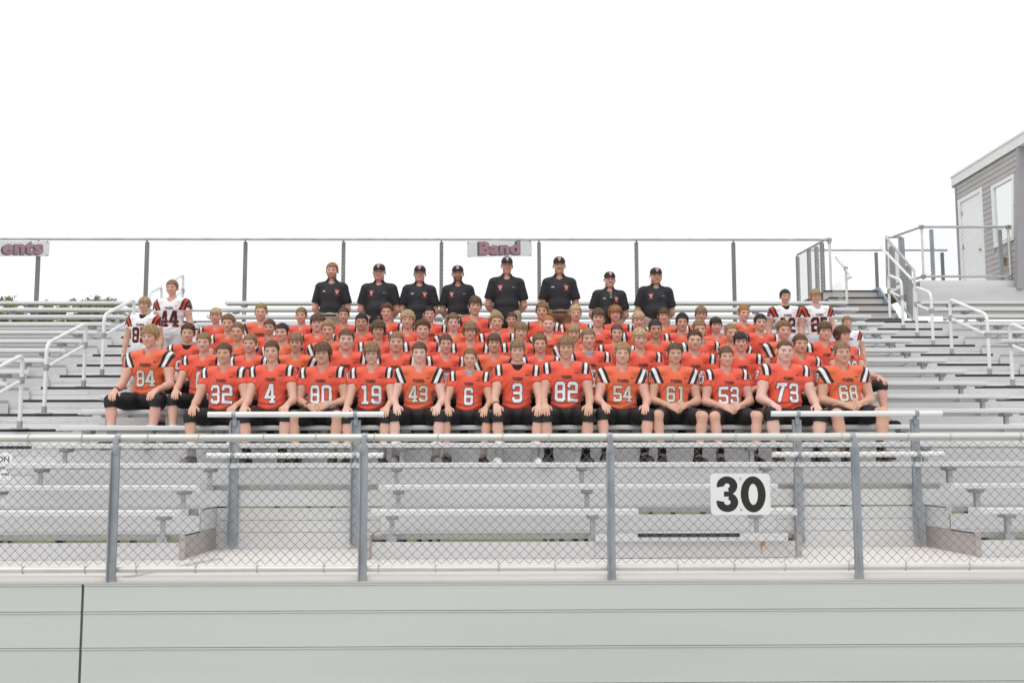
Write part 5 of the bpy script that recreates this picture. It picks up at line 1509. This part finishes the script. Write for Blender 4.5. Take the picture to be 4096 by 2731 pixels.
ROW7 = [
 (745, 1292, "95", 'spiky', 'brown', 'fair', S_, 'clasp', 'A', 'mid', ('underk',)), (950, 1290, "30", 'crew', 'sandy', 'tan', M_, 'knees', 'B', 'long', ()),
 (1131, 1292, "83", 'short', 'dark', 'fair', M_, 'clasp', 'B', 'mid', ()), (1322, 1277, "", 'curly', 'blond', 'tan', S_, 'knees', 'B', 'long', ()),
 (1505, 1277, "", 'mop', 'brown', 'tan', S_, 'knees', 'A', 'slim', ()), (1691, 1276, "", 'curly', 'brown', 'rosy', M_, 'knees', 'A', 'broad', ()),
 (1879, 1284, "", 'mop', 'sandy', 'fair', M_, 'knees', 'A', 'mid', ()), (2076, 1288, "", 'fringe', 'sandy', 'fair', M_, 'clasp', 'A', 'mid', ()),
 (2290, 1297, "76", 'fringe', 'blond', 'tan', M_, 'clasp', 'B', 'mid', ()), (2459, 1295, "", 'short', 'brown', 'fair', S_, 'clasp', 'A', 'slim', ()),
 (2628, 1278, "", 'short', 'dark', 'olive', M_, 'clasp', 'A', 'long', ()), (2804, 1278, "", 'short', 'sandy', 'fair', S_, 'clasp', 'A', 'slim', ('underg',)),
 (2930, 1295, "", 'crew', 'blond', 'tan', S_, 'clasp', 'B', 'mid', ()), (3129, 1279, "8", 'curly', 'sandy', 'rosy', M_, 'clasp', 'B', 'mid', ()),
 (3291, 1287, "", 'fringe', 'brown', 'rosy', M_, 'clasp', 'A', 'broad', ()), (3375, 1300, "60", 'mop', 'brown', 'rosy', 1.01, 'knees', 'A', 'mid', ())]
ROW8 = [
 (920, 1254, 'curly', 'sandy', 'fair', S_, 'A', 'mid'), (1083, 1277, 'short', 'brown', 'tan', S_, 'A', 'boy'), (1275, 1252, 'mop', 'brown', 'pale', 1.01, 'A', 'heavy'),
 (1449, 1253, 'short', 'black', 'olive', M_, 'A', 'mid'), (1629, 1239, 'mopcurl', 'lightblond', 'rosy', M_, 'A', 'mid'), (1817, 1252, 'spiky', 'sandy', 'pale', S_, 'B', 'slim'),
 (1991, 1247, 'curly', 'blond', 'rosy', M_, 'A', 'mid'), (2199, 1262, 'buzz', 'red', 'pale', M_, 'B', 'broad'), (2386, 1233, 'fringe', 'brown', 'fair', M_, 'A', 'long'),
 (2558, 1245, 'fringe', 'lightblond', 'rosy', S_, 'A', 'slim'), (2720, 1254, 'swept', 'dark', 'tan', M_, 'A', 'long'), (2868, 1268, 'fringe', 'dark', 'rosy', M_, 'B', 'boy'),
 (3035, 1255, 'short', 'dark', 'fair', 1.01, 'A', 'mid')]
ROW9 = [
 (868, 1231, 'fringe', 'lightblond', 'rosy', S_, 'A', 'boy'), (1041, 1215, 'crew', 'blond', 'fair', M_, 'B', 'mid'), (1209, 1229, 'short', 'sandy', 'fair', S_, 'A', 'slim'),
 (1378, 1228, 'short', 'brown', 'tan', S_, 'A', 'slim'), (1550, 1210, 'curly', 'auburn', 'rosy', S_, 'A', 'long'), (1725, 1223, 'short', 'black', 'rosy', M_, 'A', 'mid'),
 (1890, 1185, 'fringe', 'brown', 'fair', M_, 'A', 'slim'), (2040, 1249, 'short', 'brown', 'tan', S_, 'A', 'boy'), (2163, 1209, 'swept', 'sandy', 'tan', M_, 'A', 'mid'),
 (2304, 1219, 'short', 'lightblond', 'rosy', S_, 'A', 'mid'), (2467, 1221, 'long', 'ginger', 'rosy', M_, 'A', 'mid'), (2647, 1231, 'fringe', 'brown', 'rosy', S_, 'B', 'long'),
 (2800, 1226, 'fringe', 'sandy', 'tan', S_, 'A', 'boy'), (2964, 1220, 'short', 'red', 'pale', S_, 'B', 'slim')]
HS = {'buzz': 'buzz-cut', 'crew': 'crew-cut', 'short': 'short', 'spiky': 'spiky', 'fringe': 'fringed', 'mop': 'shaggy', 'long': 'long', 'curly': 'curly', 'mopcurl': 'thick curly', 'swept': 'swept'}
HN = {'lightblond': 'pale blond', 'sandy': 'sandy', 'red': 'red', 'ginger': 'ginger', 'dark': 'dark brown'}
def hair_words(a, b): return f"{HS[a]} {HN.get(b, b)} hair"
def yawr(a=.15): return rj.uniform(-a, a)
HANDS = {'knees': 'hands on knees', 'clasp': 'hands together'}
for i, (x, y, num, hs, hc, sk, w, pose, js, hd, ex, shoe, sock) in enumerate(FRONT):
    person((x, y), 5, False, 'player', pose, w, hd, hs, hc, sk, js, num, shoe, sock, f"seated player in jersey {num} with {hair_words(hs, hc)}, {ORD[i]} from left in front row", group="players in the front row", extra=ex + ('sleeve',), yaw=yawr(.05))
for i, (x, y, num, hs, hc, sk, w, pose, js, hd, ex, shoe, sock) in enumerate(ROW6):
    pos = f"{ORD[i]} from left in the second row"
    person((x, y), 6, False, 'player', pose, w, hd, hs, hc, sk, js, num, shoe, sock, f"orange jersey player with {hair_words(hs, hc)}, {pos}" if i else "seated player in orange jersey 84 with thick blond hair at the far left", group="players in the second row", extra=ex, yaw=yawr())
for i, (x, y, num, hs, hc, sk, w, pose, js, hd, ex) in enumerate(ROW7):
    person((x, y), 7, False, 'player', pose, w, hd, hs, hc, sk, js, num, 'black', 'w', f"orange jersey player with {hair_words(hs, hc)}, {ORD[i]} from left in the third row", group="players in the third row", extra=ex, yaw=yawr() if x != 3375 else .42)
for i, (x, y, hs, hc, sk, w, js, hd) in enumerate(ROW8):
    person((x, y), 8, False, 'player', 'clasp' if i % 2 else 'knees', w, hd, hs, hc, sk, js, "", 'black', 'w', f"orange jersey player with {hair_words(hs, hc)}, {ORD[i]} from left in the fourth row", group="players in the fourth row", yaw=yawr())
for i, (x, y, hs, hc, sk, w, js, hd) in enumerate(ROW9):
    person((x, y), 9, False, 'player', 'clasp' if i % 2 == 0 else 'knees', w, hd, hs, hc, sk, js, "", 'black', 'w', f"orange jersey player with {hair_words(hs, hc)}, {ORD[i]} from left in the top row", group="players in the highest row", yaw=yawr())
# coaches standing behind
for (x, y, w, hd, hc, sk, ex, lab) in [
 (1325, 1050, 1.0, 'beard', 'ginger', 'rosy', (), "bareheaded man with red beard in black polo, leftmost of the standing coaches"),
 (1515, 1057, 1.17, 'grin', 'grey', 'ruddy', ('cap', 'glasses', 'vleft'), "smiling man in black cap, glasses and black polo, second standing coach from left"),
 (1673, 1063, 1.08, 'man', 'grey', 'ruddy', ('cap', 'glasses'), "older man in black cap and glasses, third standing coach from the left"),
 (1835, 1063, 1.0, 'beard', 'black', 'olive', ('cap', 'vleft'), "man with dark beard, black cap and black polo among standing coaches"),
 (2023, 1029, 1.08, 'long', 'grey', 'ruddy', ('cap', 'glasses', 'vleft'), "tall man in black cap and glasses standing just below the Band sign"),
 (2236, 1028, 1.0, 'stash', 'brown', 'tan', ('cap', 'brown'), "tall man with moustache, black cap, black polo and brown trousers"),
 (2434, 1088, 1.17, 'man', 'grey', 'rosy', ('cap',), "shorter heavy man in black cap with sunglasses hung on his polo"),
 (2617, 1073, 1.17, 'heavy', 'black', 'tan', ('cap', 'vleft'), "heavy man in black cap and polo, rightmost of the standing coaches")]:
    o = person((x, y), 10, True, 'coach', 'behind', w, hd, 'short' if 'cap' not in ex else 'buzz', hc, sk, None, "", 'black', 'k', lab, group="coaches standing behind the team", extra=ex, yaw=yawr(.06))
    if x == 2434:
        sgm = MB()
        for zc in (.528, .478): sgm.poly_y(rounded(-.017, .017, zc - .02, zc + .02, .012), -.168, -.163)
        k_ = kid("hung_sunglasses", poly_mesh("sunglasses", sgm.v, sgm.f, mat("grey_lens", (.18, .2, .22), .2, .4, .05, 9), False), o)
# boys in white
for (x, y, row, num, hs, hc, sk, ex, lab) in [
 (576, 1188, 8, "85", 'fringe', 'blond', 'tan', ('underk', 'sleeve'), "boy in white jersey 85 with blond fringe standing at the left end"),
 (694, 1119, 9, "44", 'short', 'sandy', 'rosy', ('sleeve',), "boy in white jersey 44 and grey shorts standing highest at the left"),
 (3139, 1157, 9, "12", 'short', 'dark', 'tan', ('underk', 'sleeve'), "dark-haired boy in white jersey standing at right beside a boy with glasses"),
 (3268, 1155, 9, "25", 'fringe', 'blond', 'rosy', ('glasses', 'underg', 'sleeve'), "blond boy with dark-rimmed glasses in white jersey standing at the right"),
 (3392, 1264, 8, "", 'short', 'sandy', 'tan', ('sleeve',), "small smiling boy in white jersey half hidden behind players at far right")]:
    person((x, y), row, True, 'boy', 'side', .96, 'boy', hs, hc, sk, 'W', num, 'black', 'w', lab, group="boys in white jerseys", extra=ex, yaw=yawr(.08))
for k in ("_world",):
    for o in bpy.data.objects:
        if k in o: del o[k]
